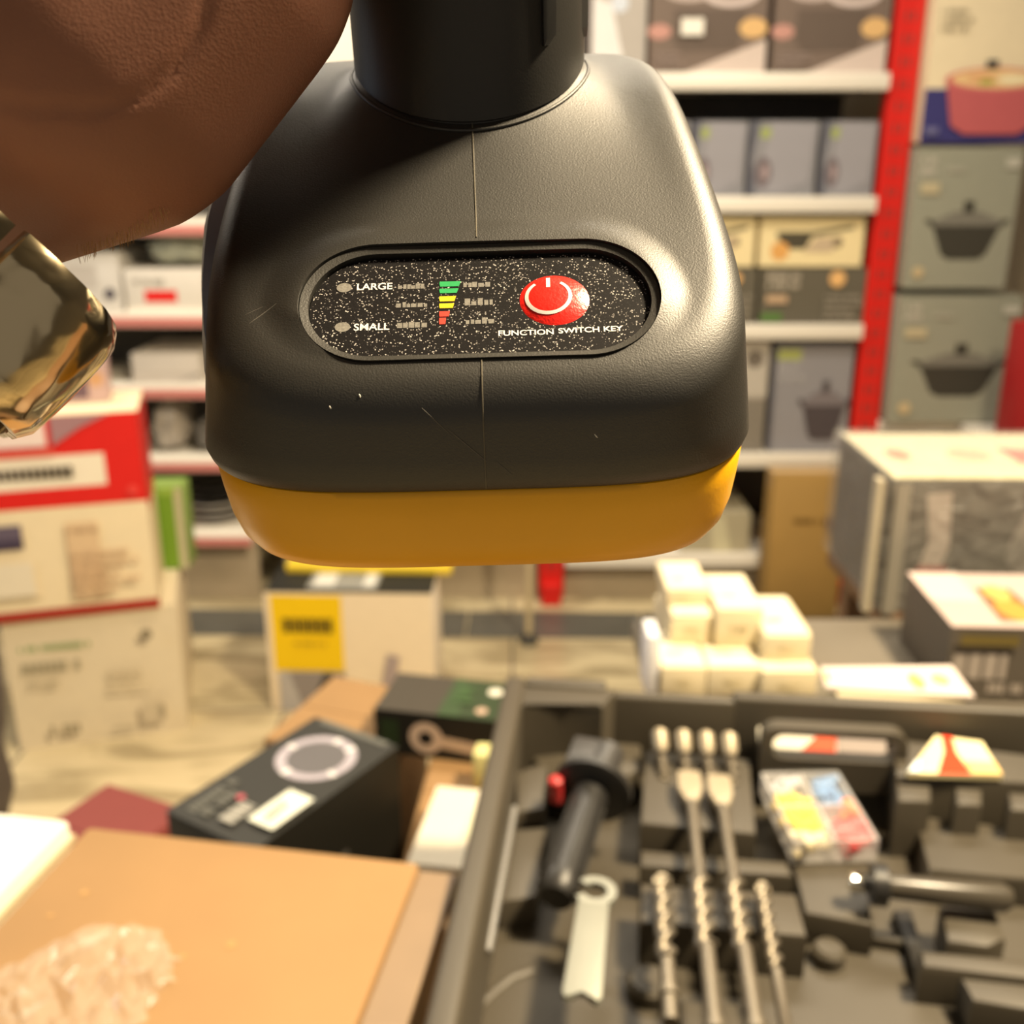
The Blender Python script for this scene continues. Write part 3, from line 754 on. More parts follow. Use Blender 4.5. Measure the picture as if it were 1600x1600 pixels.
# third shelf: cream frying pan boxes lying on dark grey ones
for i, (a, b) in enumerate(((1060, 1182), (1186, 1352))):
    where = ('half hidden by the drill', 'next to the red post')[i]
    r, d = on_shelf('dark_pan_box', 'dark olive grey box under a cream frying pan box, ' + where, a, b, 419, RZ[2], paper('#5f5a4d'), group=G)
    f = face(r, d, 'front'); f.rect(0, 0, 1, 1, '#605b4f').words(0.06, 0.62, 0.42, 0.93, '#b0a798', 2, 3).rect(0.06, 0.38, 0.26, 0.52, '#bda183').rect(0.02, 0.04, 0.22, 0.2, '#56783e').disc(0.72, 0.82, 0.075, '#e2b477').words(0.62, 0.06, 0.98, 0.55, '#8f887b', 4, 8).done()
    h2 = r.location.z + d[2] + 0.004
    r, d = on_shelf('frying_pan_box', 'cream box printed with a frying pan, ' + where, a, b-2, 340, h2, paper('#e0cfa2'), group=G)
    f = face(r, d, 'front'); f.rect(0, 0, 1, 1, '#e6d6a8').poly([(0.16, 0.62), (0.52, 0.62), (0.9, 0.78), (0.9, 0.85), (0.5, 0.72), (0.16, 0.72)], '#57513f').poly([(0.16, 0.68), (0.52, 0.68), (0.44, 0.36), (0.22, 0.36)], '#4a4538').disc(0.2, 0.32, 0.09, '#d9a35e').poly([(0.42, 0.3), (0.7, 0.3), (0.8, 0.62), (0.55, 0.6)], '#c0ad92').disc(0.75, 0.5, 0.05, '#8a7c64').done()
# fourth shelf
r, d = on_shelf('casserole_box', 'slate blue box printed with a dark casserole on the fourth shelf', 1204, 1328, 540, RZ[3], paper('#7b7a80'), group=G)
f = face(r, d, 'front'); f.rect(0, 0, 1, 1, '#8a898f').rect(0.04, 0.87, 0.34, 0.97, '#a4ac66').words(0.05, 0.66, 0.4, 0.84, '#a3a2a6', 2, 5).pot(0.68, 0.40, 0.60, 0.56, '#4a4347', '#767075').rect(0, 0, 0.03, 1, '#5d5d68').done()
r, d = on_shelf('casserole_box', 'pale grey box beside the blue casserole box on the fourth shelf', 1060, 1198, 532, RZ[3], paper('#9c958b'), group=G)
f = face(r, d, 'front'); f.rect(0, 0.5, 1, 1, '#b5afa6').rect(0, 0, 1, 0.48, '#7e786f').disc(0.84, 0.84, 0.1, '#6d665e').done()
# bottom shelf
rk, d = on_shelf('kraft_carton', 'tall plain brown carton standing on the floor below the casserole boxes', 1200, 1318, 742, 0.001, mat('golden_kraft_cardboard', (0.34, 0.205, 0.055), 0.7, var=0.12, vscale=10), depth=0.10, Y=2.975, group=G, tape=tape_m)
f = face(rk, d, 'front'); f.words(0.3, 0.66, 0.9, 0.72, '#6f5426', 1, 4).rect(0.75, 0.62, 0.95, 0.72, '#6a4a1c').done()
r, d = on_shelf('wrapped_parcel', 'pale greyish parcel on the bottom shelf right of the battery', 1062, 1172, 800, RZ[4], paper('#aca48d'), group=G)
face(r, d, 'front').rect(0, 0, 1, 1, '#a9a188').poly([(0.5, 0), (0.75, 0), (0.62, 0.9), (0.4, 0.9)], '#c5bfa0').done()
# boxes beyond the red post
def col_box(name, lab, px0, px1, pyt, zb, m, Y=3.0, depth=0.32):
    return on_shelf(name, lab, px0, px1, pyt, zb, m, depth=depth, Y=Y, X0=XR1+0.043, group='boxes stacked right of the red post')
zz = [at(1500, p, Y=3.0).z for p in (668, 455, 226)]
bm = bmesh.new(); box_bm(bm, XR1+0.04, XE-0.04, YF, YF+0.4, zz[0]-0.034, zz[0]-0.004, 0.003)
sb = link('display_shelf', bm, white_steel); tag(sb, 'white shelf board carrying the grey pot boxes', 'shelf')
for i, (t, zb, a, b) in enumerate(((462, zz[0], 1374, 1574), (230, zz[1], 1398, 1598))):
    a, b = 1384, 1586
    r, d = col_box('pot_box', ('grey-green box with a dark lidded pot, lower of the two', 'grey-green box with a dark lidded pot, upper of the two')[i], a, b, t, zb, paper('#8f9082'), Y=3.06)
    f = face(r, d, 'front'); f.rect(0, 0, 1, 1, '#939486').pot(0.55, 0.42, 0.72, 0.42, '#3c3a33', '#77756d').words(0.05, 0.80, 0.24, 0.95, '#b9b3a8', 2, 2).words(0.28, 0.82, 0.46, 0.88, '#aaa79a', 1, 3).rect(0.06, 0.68, 0.24, 0.76, '#b8ad8f').rect(0.84, 0.86, 0.98, 0.93, '#b7b5aa').disc(0.13, 0.12, 0.055, '#c0ae8a').done()
r, d = col_box('casserole_set_box', 'cream and navy box printed with a red casserole of food', 1408, 1640, -60, zz[2]+0.004, paper('#dccdae'), Y=3.06)
f = face(r, d, 'front'); f.rect(0, 0, 1, 1, '#e3d4b4').rect(0, 0, 1, 0.31, '#373570').words(0.06, 0.62, 0.36, 0.76, '#a89c82', 3, 6)
f.poly([(0.16, 0.36), (0.24, 0.10), (0.36, 0.05), (0.82, 0.05), (0.93, 0.10), (0.99, 0.36)], '#b85c60').disc(0.58, 0.36, 0.43, '#c76b6a', ry=0.07).disc(0.58, 0.365, 0.38, '#e0bd8a', ry=0.055).disc(0.45, 0.37, 0.12, '#d9a678', ry=0.025).disc(0.72, 0.36, 0.13, '#eadcb6', ry=0.03).disc(0.5, 0.345, 0.07, '#a7a552', ry=0.018).rect(0.48, 0.42, 0.58, 0.47, '#3b3536').rect(0.03, 0.05, 0.14, 0.09, '#6b6a94')
f.done()
r, d = on_shelf('red_box', 'red and white box at the right edge behind the plastic wrap', 1618, 1700, 515, zz[0], paper('#a61e22'), Y=2.7, depth=0.2)
face(r, d, 'front').rect(0, 0, 1, 1, '#b02226').poly([(0.1, 0), (1, 0), (1, 0.6)], '#e9d9d4').done()
r['group'] = 'boxes stacked right of the red post'
bm = bmesh.new(); box_bm(bm, r.location.x-0.09, r.location.x+0.09, 2.69, YF+0.02, zz[0]-0.03, zz[0]-0.003, 0.003)
tag(link('bracket_shelf', bm, white_steel), 'short white shelf under the red and white box', 'shelf')

# ------------------------------------------------------------------ goods on the left bays
clear_grey = mat('grey_film', (0.42, 0.38, 0.34), 0.25, var=0.35, vscale=30)
ZGAP = 0.003
def bag(name, lab, px0, px1, pyt, zb, m, Y=YF+0.04, depth=0.2, seed=1, cat='bag', group='bagged goods on the left shelves'):
    a, b = at(px0, pyt, Y=Y), at(px1, pyt, Y=Y); h = a.z - zb; wd = b.x-a.x
    bm = bmesh.new(); bmesh.ops.create_icosphere(bm, subdivisions=4, radius=0.5)
    for v in bm.verts:
        c = v.co.copy(); q = 3.0
        mag = (abs(c.x*2)**q + abs(c.y*2)**q + abs(c.z*2)**q)**(1/q); c = c/mag
        n = noise.noise(c*4 + Vector((seed*3.1, 0, 0)))*0.16 + noise.noise(c*9 + Vector((seed, 5, 0)))*0.07
        c *= (1 + n)*0.9
        v.co = Vector((c.x*wd, c.y*depth, max(0, (c.z+0.5)*h)))
    o = link(name, bm, m, smooth=180); o.location = ((a.x+b.x)/2, Y+depth/2, zb+0.003); tag(o, lab, cat, group)
    bm = bmesh.new()
    for k in range(9):
        an = k*2*PI/9; tube_bm(bm, [(0, 0, h*0.86), (0.02*math.cos(an), 0.02*math.sin(an), h*1.02)], [0.006, 0.010], n=6)
    link('twisted_top', bm, m, o, smooth=60)
    return o
r, d = on_shelf('appliance_box', 'white box with a red label on the shelf left of the drill', 194, 322, 420, LZ[1], paper('#d8d3cb'), group='goods on the left shelves')
f = face(r, d, 'front'); f.rect(0.24, 0.22, 0.64, 0.50, '#d8201c').rect(0.0, 0.0, 1, 0.1, '#e3ddd2').words(0.1, 0.62, 0.5, 0.8, '#a9a49c', 1, 9).done()
bag('plastic_bag', 'clear plastic bag of greenish goods above the red label', 215, 318, 372, r.location.z+d[2]+0.002, mat('greenish_film', (0.42, 0.45, 0.38), 0.3, var=0.4, vscale=25), seed=2)
r, d = on_shelf('appliance_box', 'white box with a soft pattern on the shelf below the hand', 70, 188, 395, LZ[1], paper('#cfccc8'), group='goods on the left shelves')
face(r, d, 'front').rect(0.3, 0.4, 0.7, 0.8, '#bcb7b2').disc(0.85, 0.3, 0.08, '#55515a').done()
r, d = on_shelf('appliance_box', 'flat white box on the middle shelf left of the drill', 205, 312, 552, LZ[2], paper('#cac3bb'), group='goods on the left shelves')
face(r, d, 'front').rect(0, 0, 1, 0.35, '#bdb5ad').poly([(0.6, 0), (1, 0.25), (1, 0.35)], '#8a847e').done()
zc_m = paper('#cfc9be')
for li, (x0, x1, hh, lab) in enumerate(((-0.56, -0.30, 0.15, 'pale box on the second shelf behind the drill, left one'), (-0.26, 0.02, 0.18, 'pale box on the second shelf behind the drill, right one'), (-0.60, -0.36, 0.14, 'pale box on the middle shelf behind the drill, left one'), (-0.30, 0.0, 0.16, 'pale box on the middle shelf behind the drill, right one'), (-0.55, -0.15, 0.13, 'wide pale box on the lower shelf behind the drill'))):
    zb_ = LZ[1 + li//2] + 0.002
    r = carton('storage_box', lab, 'box', (x1-x0, 0.28, hh), paper(('#cfc9be', '#b9b4b0', '#d6cfc0', '#a9a6a8', '#c9c0ae')[li]), ((x0+x1)/2, YF+0.17, zb_), 0, G, flap=False)
    face(r, (x1-x0, 0.28, hh), 'front').rect(0.08, 0.15, 0.5, 0.8, '#8f8a84').words(0.56, 0.4, 0.9, 0.7, '#9c968e', 2, li).done()
bag('plastic_bag', 'grey plastic bag of goods on the lower shelf left of the drill', 225, 282, 636, LZ[3], clear_grey, seed=4)
bag('plastic_bag', 'dark grey bag against the drill edge on the lower shelf', 292, 360, 658, LZ[3], mat('dark_film', (0.16, 0.15, 0.14), 0.3, var=0.4, vscale=30), seed=6)
# stacked plates: dark and white dishes on the bottom shelf
p0 = at(350, 833, Y=YF+0.14); pl = None
for i in range(5):
    bm = bmesh.new(); R_ = 0.105 - 0.006*(i % 2); rows = []
    for (rr, z) in ((0.0, 0.0), (0.55, 0.0), (0.6, 0.006), (1.0, 0.020), (1.0, 0.024), (0.6, 0.011), (0.0, 0.008)):
        rows.append([bm.verts.new((rr*R_*math.cos(2*PI*k/40), rr*R_*math.sin(2*PI*k/40), z)) for k in range(40)] if rr > 0 else [bm.verts.new((0, 0, z))])
    for a, b in zip(rows, rows[1:]):
        for k in range(40):
            if len(a) == 1: bm.faces.new((a[0], b[k], b[(k+1) % 40]))
            elif len(b) == 1: bm.faces.new((a[k], a[(k+1) % 40], b[0]))
            else: bm.faces.new((a[k], a[(k+1) % 40], b[(k+1) % 40], b[k]))
    o = link('plate', bm, paper('#c9c5bf' if i < 3 else '#3c3b3b', 0.2), smooth=50)
    o.location = (p0.x-0.02, YF+0.15, LZ[4]+0.002+i*0.0255)
    tag(o, ('white plate at the bottom of the dish stack', 'white plate second from the bottom of the dish stack', 'white plate in the middle of the dish stack', 'dark plate second from the top of the dish stack', 'dark plate on top of the dish stack')[i], 'plate', 'plates stacked on the bottom shelf')
r, d = on_shelf('appliance_box', 'orange-brown box on the bottom shelf beside the dish stack', 246, 276, 786, LZ[4], paper('#a9672f'), group='goods on the left shelves')
# ------------------------------------------------------------------ boxes standing on the floor
white_card = paper('#ece2d2')
def lbl(o, s): o['label'] = s
r = carton('appliance_carton', 'big off-white carton standing on the floor under the red and cream carton', 'box', (0.395, 0.46, 0.345), paper('#d6c8ab'), (-1.075, 2.475, 0.0), math.radians(15), 'cartons on the floor', tape=None)
f = face(r, (0.395, 0.46, 0.345), 'front')
f.rect(0, 0, 1, 1, '#dccfb4').words(0.08, 0.74, 0.5, 0.81, '#98a878', 1, 2).words(0.08, 0.58, 0.42, 0.68, '#a89f86', 1, 3, 0.2).words(0.1, 0.46, 0.3, 0.54, '#c0b498', 2, 4).words(0.56, 0.4, 0.82, 0.56, '#c4b79b', 4, 5).disc(0.82, 0.83, 0.035, '#857b66').words(0.2, 0.12, 0.38, 0.21, '#978c74', 1, 6, 0.15).rect(0.74, 0.14, 0.87, 0.30, '#c8bba1').rect(0.84, 0.16, 0.88, 0.27, '#a49880').words(0.56, 0.10, 0.7, 0.15, '#b0a48a', 1, 7).done()
D2 = (0.415, 0.24, 0.485)
r = carton('microwave_carton', 'tall red and cream carton with a white name band, on the off-white carton', 'box', D2, paper('#e9dab8'), (-1.087, 2.345, 0.3475), math.radians(16), 'cartons on the floor')
f = face(r, D2, 'front')
f.rect(0, 0, 1, 1, '#ecdcba').rect(0, 0, 1, 0.05, '#a5281e').rect(0, 0.56, 1, 1, '#d9221d').rect(0, 0.655, 0.80, 0.81, '#f0e6d2').words(0.2, 0.70, 0.64, 0.76, '#4e463c', 1, 31, 0.05).rect(0, 0.86, 0.52, 1, '#ecd9d4').rect(0, 0.81, 0.55, 0.84, '#dc6a5c').poly([(0.55, 0.86), (0.70, 0.94), (0.86, 1), (0.55, 1)], '#a37d83').disc(0.93, 0.62, 0.03, '#e4453e')
f.rect(0.06, 0.37, 0.33, 0.49, '#645a6d').rect(0.06, 0.37, 0.33, 0.42, '#463d52').rect(0.10, 0.13, 0.36, 0.30, '#e6dcc6').rect(0.08, 0.11, 0.38, 0.12, '#cdbf9f').rect(0.55, 0.08, 0.72, 0.48, '#dcc09b').words(0.55, 0.42, 0.72, 0.46, '#bfa282', 1, 8).words(0.56, 0.12, 0.93, 0.34, '#cfb28f', 5, 9)
f.done()
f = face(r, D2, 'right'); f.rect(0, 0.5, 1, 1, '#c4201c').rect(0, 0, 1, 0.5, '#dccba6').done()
r = carton('printed_box', 'pink and purple printed box leaning on the top of the red carton', 'box', (0.15, 0.07, 0.10), paper('#b99a98'), (-1.03, 2.39, 0.835), math.radians(16), 'cartons on the floor')
face(r, (0.15, 0.07, 0.10), 'front').rect(0, 0, 1, 1, '#bfa39f').rect(0.35, 0.1, 0.7, 0.9, '#6b5560').disc(0.82, 0.55, 0.12, '#c79a72').done()
a, b = at(196, 860, Y=2.55), at(294, 860, Y=2.55)
r = carton('green_box', 'narrow green box behind the red and cream carton', 'box', (b.x-a.x, 0.09, 0.225), paper('#7f9a4e'), ((a.x+b.x)/2, 2.575, 0.3495), 0.05, 'cartons on the floor')
face(r, (b.x-a.x, 0.09, 0.225), 'front').rect(0, 0, 1, 1, '#6f962c').rect(0.88, 0, 1, 1, '#b9b49a').rect(0.0, 0.9, 0.9, 1, '#8db04a').done()
# yellow, black and white drill box
D3 = (0.43, 0.20, 0.335)
c3 = at(545, 930, Y=2.40)
r = carton('drill_box', 'white box with a yellow label and black lid standing on the floor under the battery', 'box', D3, white_card, (c3.x, 2.40+0.10, 0.0), math.radians(-2), 'cartons on the floor', flap=False)
f = face(r, D3, 'front'); f.rect(0, 0, 1, 1, '#eeddc0').rect(0.035, 0.34, 0.46, 0.975, '#f2cb07').words(0.10, 0.66, 0.40, 0.79, '#4e4109', 1, 21, 0.05).words(0.16, 0.55, 0.36, 0.60, '#c3a520', 1, 22).rect(0.06, 0, 0.46, 0.34, '#8f8886').poly([(0.06, 0), (0.2, 0), (0.12, 0.34), (0.06, 0.34)], '#b4b0ae').poly([(0.26, 0.1), (0.46, 0), (0.46, 0.28), (0.34, 0.34)], '#45403b')
f.poly([(0.68, 0.2), (0.76, 0.2), (0.80, 0.48), (0.72, 0.5)], '#a99a98').disc(0.68, 0.16, 0.05, '#a8323a').done()
f = face(r, D3, 'top'); f.rect(0, 0, 1, 1, '#242522').rect(0.24, 0.12, 0.66, 0.9, '#8d8d86').words(0.27, 0.2, 0.64, 0.85, '#d0d0c8', 1, 23, 0.05).done()
r = carton('yellow_box', 'flat yellow box lying along the back of the black drill box lid', 'box', (0.44, 0.085, 0.022), paper('#e3c63a'), (c3.x+0.035, 2.565, 0.3375), math.radians(-2), 'cartons on the floor')
# thin pale pole on a dark foot
pz = at(826, 1003, z=0.0)
t = thing('display_stand', 'thin pale pole on a small dark foot under the battery', 'stand', (pz.x, pz.y, 0))
bm = bmesh.new(); tube_bm(bm, [(0, 0, 0.012), (0, 0, 0.50)], 0.010); link('pole', bm, paper('#b9ab8c', 0.4), t, smooth=40)
bm = bmesh.new(); tube_bm(bm, [(0, 0, 0), (0, 0, 0.010), (0, 0, 0.03)], [0.030, 0.028, 0.012], 20); link('foot', bm, paper('#3a3833'), t, smooth=40)
bm = bmesh.new(); tube_bm(bm, [(0, 0, 0.50), (0, 0, 0.508)], 0.05, 24); link('top_plate', bm, paper('#b9ab8c', 0.4), t, smooth=40)
# dark bag at the left edge
a = at(-22, 1120, Y=1.72)
bag('shoulder_bag', 'dark brownish grey bag at the left edge in front of the cartons', -320, -100, 930, 0.0, mat('dark_bag_cloth', (0.07, 0.055, 0.05), 0.7, var=0.2, vscale=20), Y=1.66, depth=0.25, seed=9, group=None)

# ------------------------------------------------------------------ goods piled behind the counter
def flatc(name, lab, w, d, z0, z1, cx, cy, rz, m, **k):
    return carton(name, lab, 'box', (w, d, z1-z0), m, (cx, cy, z0), rz, **k)
flatc('shipping_carton', 'plain brown carton under the white box and the black and green box', 0.165, 0.47, 0, 0.636, -0.028, 1.065, math.radians(-4), kraft, group='brown cartons behind the counter')
flatc('shipping_carton', 'plain brown carton whose corner shows behind the black speaker box', 0.150, 0.19, 0, 0.640, -0.226, 1.250, math.radians(-20), kraft, group='brown cartons behind the counter')
flatc('shipping_carton', 'plain brown carton low under the black speaker box', 0.28, 0.26, 0, 0.42, -0.285, 0.952, 0, kraft, group='brown cartons behind the counter')
DB = (0.228, 0.127, 0.295)
r = carton('speaker_box', 'black box with a silver ring printed on top and a white sticker', 'box', DB, mat('matt_black_card', (0.018, 0.017, 0.015), 0.5), (-0.246, 0.975, 0.4235), math.radians(58), flap=False)
f = face(r, DB, 'top')
ringm = paper('#8b868d', 0.3)
f.rect(0, 0, 1, 1, '#2b2b28')
n = 40
for k in range(n):
    a0, a1 = 2*PI*k/n, 2*PI*(k+1)/n
    q = lambda rr, an: (0.70+rr*math.cos(an)/DB[0], 0.5+rr*math.sin(an)/DB[1])
    f.poly([q(0.034, a0), q(0.046, a0), q(0.046, a1), q(0.034, a1)], '#a29ca6' if k % 9 else '#d8d5d6')
    f.poly([q(0.0, a0), q(0.034, a0), q(0.034, a1)], '#5a585b')
    f.k -= 2
f.k += 2
f.rect(0.96, 0.1, 1.0, 0.9, '#5c5d58').words(0.06, 0.60, 0.36, 0.90, '#5a5a54', 2, 3).disc(0.24, 0.58, 0.02, '#b0505c').words(0.07, 0.36, 0.22, 0.52, '#9a9890', 1, 4, 0.05)
f.rect(0.13, 0.03, 0.40, 0.30, '#d9dccf').words(0.16, 0.10, 0.37, 0.24, '#a3a69b', 2, 6).done()
f = face(r, DB, 'right'); f.rect(0, 0, 1, 1, '#1b1913').done()
f = face(r, DB, 'front'); f.rect(0, 0, 1, 1, '#15140f').words(0.2, 0.2, 0.6, 0.7, '#2e2b1e', 4, 2).rect(0.5, 0.1, 0.56, 0.75, '#4b4845').done()
DG = (0.158, 0.10, 0.062)
r = carton('karaoke_box', 'flat black and dark green box printed with a pale round head and stick', 'box', DG, paper('#23211c'), (-0.088, 1.192, 0.638), math.radians(-12), flap=False)
f = face(r, DG, 'top'); f.rect(0, 0, 1, 1, '#3f3a32').rect(0.52, 0, 1, 1, '#2c3a22').poly([(0.52, 0), (0.7, 0), (0.62, 1), (0.52, 1)], '#33462a').disc(0.90, 0.72, 0.06, '#d8d4c4').disc(0.86, 0.2, 0.05, '#b39a86').words(0.6, 0.3, 0.8, 0.8, '#3f5a34', 3, 5).done()
f = face(r, DG, 'front'); f.rect(0, 0, 1, 1, '#1c1a14').rect(0.05, 0.1, 0.2, 0.8, '#25331a').poly([(0.45, 0.30), (0.98, 0.14), (0.98, 0.42), (0.45, 0.56)], '#c2a990').disc(0.43, 0.46, 0.14, '#c9b09a').disc(0.43, 0.46, 0.06, '#191712').done()
DW = (0.062, 0.14, 0.040)
r = carton('white_box', 'small plain white box on the brown carton beside the tool case', 'box', DW, paper('#efe6cf'), (-0.066, 0.945, 0.638), math.radians(-9), flap=False)
f = face(r, DW, 'top'); f.rect(0, 0, 1, 1, '#d8cfba').words(0.75, 0.35, 0.9, 0.75, '#cdd2b4', 4, 2).done()
f = face(r, DW, 'front'); f.rect(0, 0, 1, 0.55, '#d6c890').done()
flatc('pale_yellow_card', 'pale yellow card box standing between the white box and the black and green box', 0.05, 0.03, 0.638, 0.692, -0.020, 1.075, math.radians(-8), paper('#cfc98a'), flap=False)
flatc('maroon_box', 'maroon box whose top corner shows behind the front carton', 0.16, 0.22, 0, 0.45, -0.60, 1.24, math.radians(-25), paper('#7c3a35'))

# ------------------------------------------------------------------ the front carton on a low table
wood = mat('dark_table_wood', (0.16, 0.085, 0.04), 0.5, var=0.25, vscale=5)
def table(name, lab, x0, x1, y0, y1, z, m, leg=0.02):
    t = thing(name, lab, 'table', ((x0+x1)/2, (y0+y1)/2, 0)); hx, hy = (x1-x0)/2, (y1-y0)/2
    bm = bmesh.new(); box_bm(bm, -hx, hx, -hy, hy, z-0.025, z, 0.004); link('tabletop', bm, m, t)
    for sx in (-1, 1):
        for sy in (-1, 1):
            bm = bmesh.new(); X, Yy = sx*(hx-0.04), sy*(hy-0.04); box_bm(bm, X-leg, X+leg, Yy-leg, Yy+leg, 0, z-0.025, 0.003); link('leg', bm, m, t)
    return t
table('low_table', 'low dark wooden table under the big brown carton in front', -0.90, -0.03, 0.15, 0.655, 0.58, wood)
DA = (0.258, 0.34, 0.30)
CA = (-0.221, 0.470, 0.581)
r = carton('front_carton', 'big plain brown carton with a taped right edge, nearest to the viewer', 'box', DA, kraft, CA, math.radians(-9.5), flap=False, bev=0.004)
bm = bmesh.new(); box_bm(bm, DA[0]/2+0.0005, DA[0]/2+0.028, -DA[1]/2, DA[1]/2-0.004, DA[2]-0.010, DA[2]-0.004, 0.001)
fl = link('side_flap', bm, mat('greyish_tape_over_card', (0.215, 0.145, 0.082), 0.45, var=0.12, vscale=20), r); fl['label'] = 'taped flap folded out along the right edge'
bm = bmesh.new()
for (x, y, s) in ((-0.09, 0.10, 0.004), (-0.10, 0.075, 0.003), (0.005, 0.055, 0.003), (0.03, 0.07, 0.004)):
    prism_bm(bm, [(x+s*math.cos(k)*random.uniform(.5, 1.1), y+s*math.sin(k)*random.uniform(.5, 1.1)) for k in [q*PI/5 for q in range(10)]], DA[2]+0.0001, DA[2]+0.0004)
link('scuff_mark', bm, mat('scuff_brown', (0.36, 0.21, 0.08), 0.8), r)
lidm = paper('#dcd8cc', 0.6)
wl = thing('styrofoam_lid', 'white foam lid at the left edge beside the big brown carton', 'lid', (-0.4735, 0.556, 0.581), math.radians(-9.5))
bm = bmesh.new(); box_bm(bm, -0.12, 0.122, -0.12, 0.124, 0, 0.306, 0.004); link('foam_block', bm, lidm, wl, smooth=40)
bm = bmesh.new(); box_bm(bm, -0.123, 0.1235, -0.123, 0.1265, 0.286, 0.292, 0.001); link('edge_band', bm, paper('#b3a582'), wl)
# crumpled clear film with bright creases
film = bpy.data.materials.new('clear_crumpled_film'); film.use_nodes = True
nt = film.node_tree; b = nt.nodes['Principled BSDF']
b.inputs['Base Color'].default_value = (0.95, 0.92, 0.85, 1); b.inputs['Roughness'].default_value = 0.10; b.inputs['Alpha'].default_value = 0.08; b.inputs['Specular IOR Level'].default_value = 1.0
b.inputs['Coat Weight'].default_value = 1.0; b.inputs['Coat Roughness'].default_value = 0.08
bm = bmesh.new(); nx, ny = 26, 20; g = []
c0 = at(95, 1560, z=0.886)
for i in range(nx+1):
    row = []
    for j in range(ny+1):
        x, y = (i/nx-0.5)*0.135, (j/ny-0.5)*0.105
        e = max(abs(i/nx-0.5), abs(j/ny-0.5))*2
        h = (abs(noise.noise(Vector((x*55, y*55, 1))))*0.022 + abs(noise.noise(Vector((x*140, y*140, 4))))*0.012)*(1-e**3) + 0.0008
        row.append(bm.verts.new((x + noise.noise(Vector((x*90, y*90, 8)))*0.006, y + noise.noise(Vector((x*90, y*90, 12)))*0.006, h)))
    g.append(row)
for i in range(nx):
    for j in range(ny):
        if math.hypot((i/nx-0.5)*2, (j/ny-0.5)*2) < 0.98 + 0.2*noise.noise(Vector((i, j, 0))): bm.faces.new((g[i][j], g[i+1][j], g[i+1][j+1], g[i][j+1]))
bmesh.ops.delete(bm, geom=[v for v in bm.verts if not v.link_faces], context='VERTS')
fo = link('plastic_film', bm, film); fo.location = (c0.x, c0.y, CA[2]+DA[2]+0.0008); fo.rotation_euler.z = 0.75
md = fo.modifiers.new('t', 'SOLIDIFY'); md.thickness = 0.0003
tag(fo, 'crumpled clear plastic film lying on the big brown carton', 'plastic')

# ------------------------------------------------------------------ counter and tool case
table('counter', 'dark counter table under the open tool case', 0.06, 1.05, 0.15, 0.795, 0.788, wood)
CO_, RZC = Vector((-0.006, 0.868, 0)), math.radians(-6.0)
case_m = mat('charcoal_case_plastic', (0.064, 0.054, 0.038), 0.50, bump=0.12, bscale=500, var=0.08, vscale=12)
case = thing('tool_case', 'open charcoal plastic tool case holding drill bits, a wrench and a side handle', 'tool case', (CO_.x, CO_.y, 0.79), RZC)
CI = (Matrix.Translation((CO_.x, CO_.y, 0.79)) @ Matrix.Rotation(RZC, 4, 'Z')).inverted()
def cl(px, py, z): return CI @ at(px, py, z=z)       # pixel on a level of the case, in the frame of the case
CW, CD, FZ, RIM = 0.60, 0.47, 0.020, 0.110
bm = bmesh.new()
box_bm(bm, 0.004, CW-0.004, -CD+0.004, -0.004, 0, FZ, 0.002)
box_bm(bm, 0, 0.020, -CD, 0, 0.0, RIM, 0.006, 3); box_bm(bm, CW-0.020, CW, -CD, 0, 0, RIM, 0.006, 3)
box_bm(bm, 0.02, 0.095, -0.016, 0, 0, RIM, 0.004, 3); box_bm(bm, 0.09, 0.215, -0.016, -0.004, 0, RIM-0.008, 0.004, 3); box_bm(bm, 0.21, CW-0.02, -0.016, 0, 0, RIM-0.004, 0.004, 3)
box_bm(bm, 0.02, CW-0.02, -CD, -CD+0.016, 0, RIM, 0.004, 3)
prism_bm(bm, [(0.012, -0.010), (0.105, -0.010), (0.092, -0.045), (0.055, -0.040), (0.02, -0.052)], FZ, RIM-0.004, bev=0.004)
link('tray', bm, case_m, case, smooth=35)
bm = bmesh.new()
# carrying handle moulded into the far wall
hp0, hp1 = cl(1180, 1078, 0.897), cl(1402, 1098, 0.897)
hx0, hx1 = hp0.x, hp1.x
o_ = rrect((hx1-hx0)/2, 0.030, 0.014, 6, (hx0+hx1)/2, 0.072); i_ = rrect((hx1-hx0)/2-0.010, 0.0115, 0.009, 6, (hx0+hx1)/2, 0.084)
HM = Matrix(((1, 0, 0, 0), (0, 0, -1, 0), (0, 1, 0, 0), (0, 0, 0, 1)))
n = len(o_)
rr_ = [[bm.verts.new(HM @ Vector((p[0], p[1], zz))) for p in pts] for pts, zz in ((o_, 0.044), (o_, 0.060), (i_, 0.060), (i_, 0.044))]
for q in range(4):
    A, B = rr_[q], rr_[(q+1) % 4]
    for k in range(n): bm.faces.new((A[k], A[(k+1) % n], B[(k+1) % n], B[k]))
link('carry_handle', bm, case_m, case, smooth=40)
def block(name, pts, z, z0=0.80, bev=0.004, m=None):
    bm = bmesh.new(); P = [cl(px, py, z) for px, py in pts]; zz = P[0].z
    P2 = [(p.x, p.y) for p in P]
    ar = sum(P2[i][0]*P2[(i+1) % len(P2)][1]-P2[(i+1) % len(P2)][0]*P2[i][1] for i in range(len(P2)))
    if ar < 0: P2 = P2[::-1]
    prism_bm(bm, P2, z0-0.79-0.001, zz, bev=bev); return link(name, bm, m or case_m, case, smooth=35)
block('moulded_block', [(812, 1165), (850, 1128), (955, 1118), (1004, 1150), (1000, 1200), (955, 1228), (870, 1220)], 0.842)
block('moulded_block', [(806, 1205), (858, 1185), (850, 1262), (806, 1268)], 0.850)
block('moulded_block', [(786, 1295), (856, 1290), (838, 1400), (780, 1408)], 0.836)
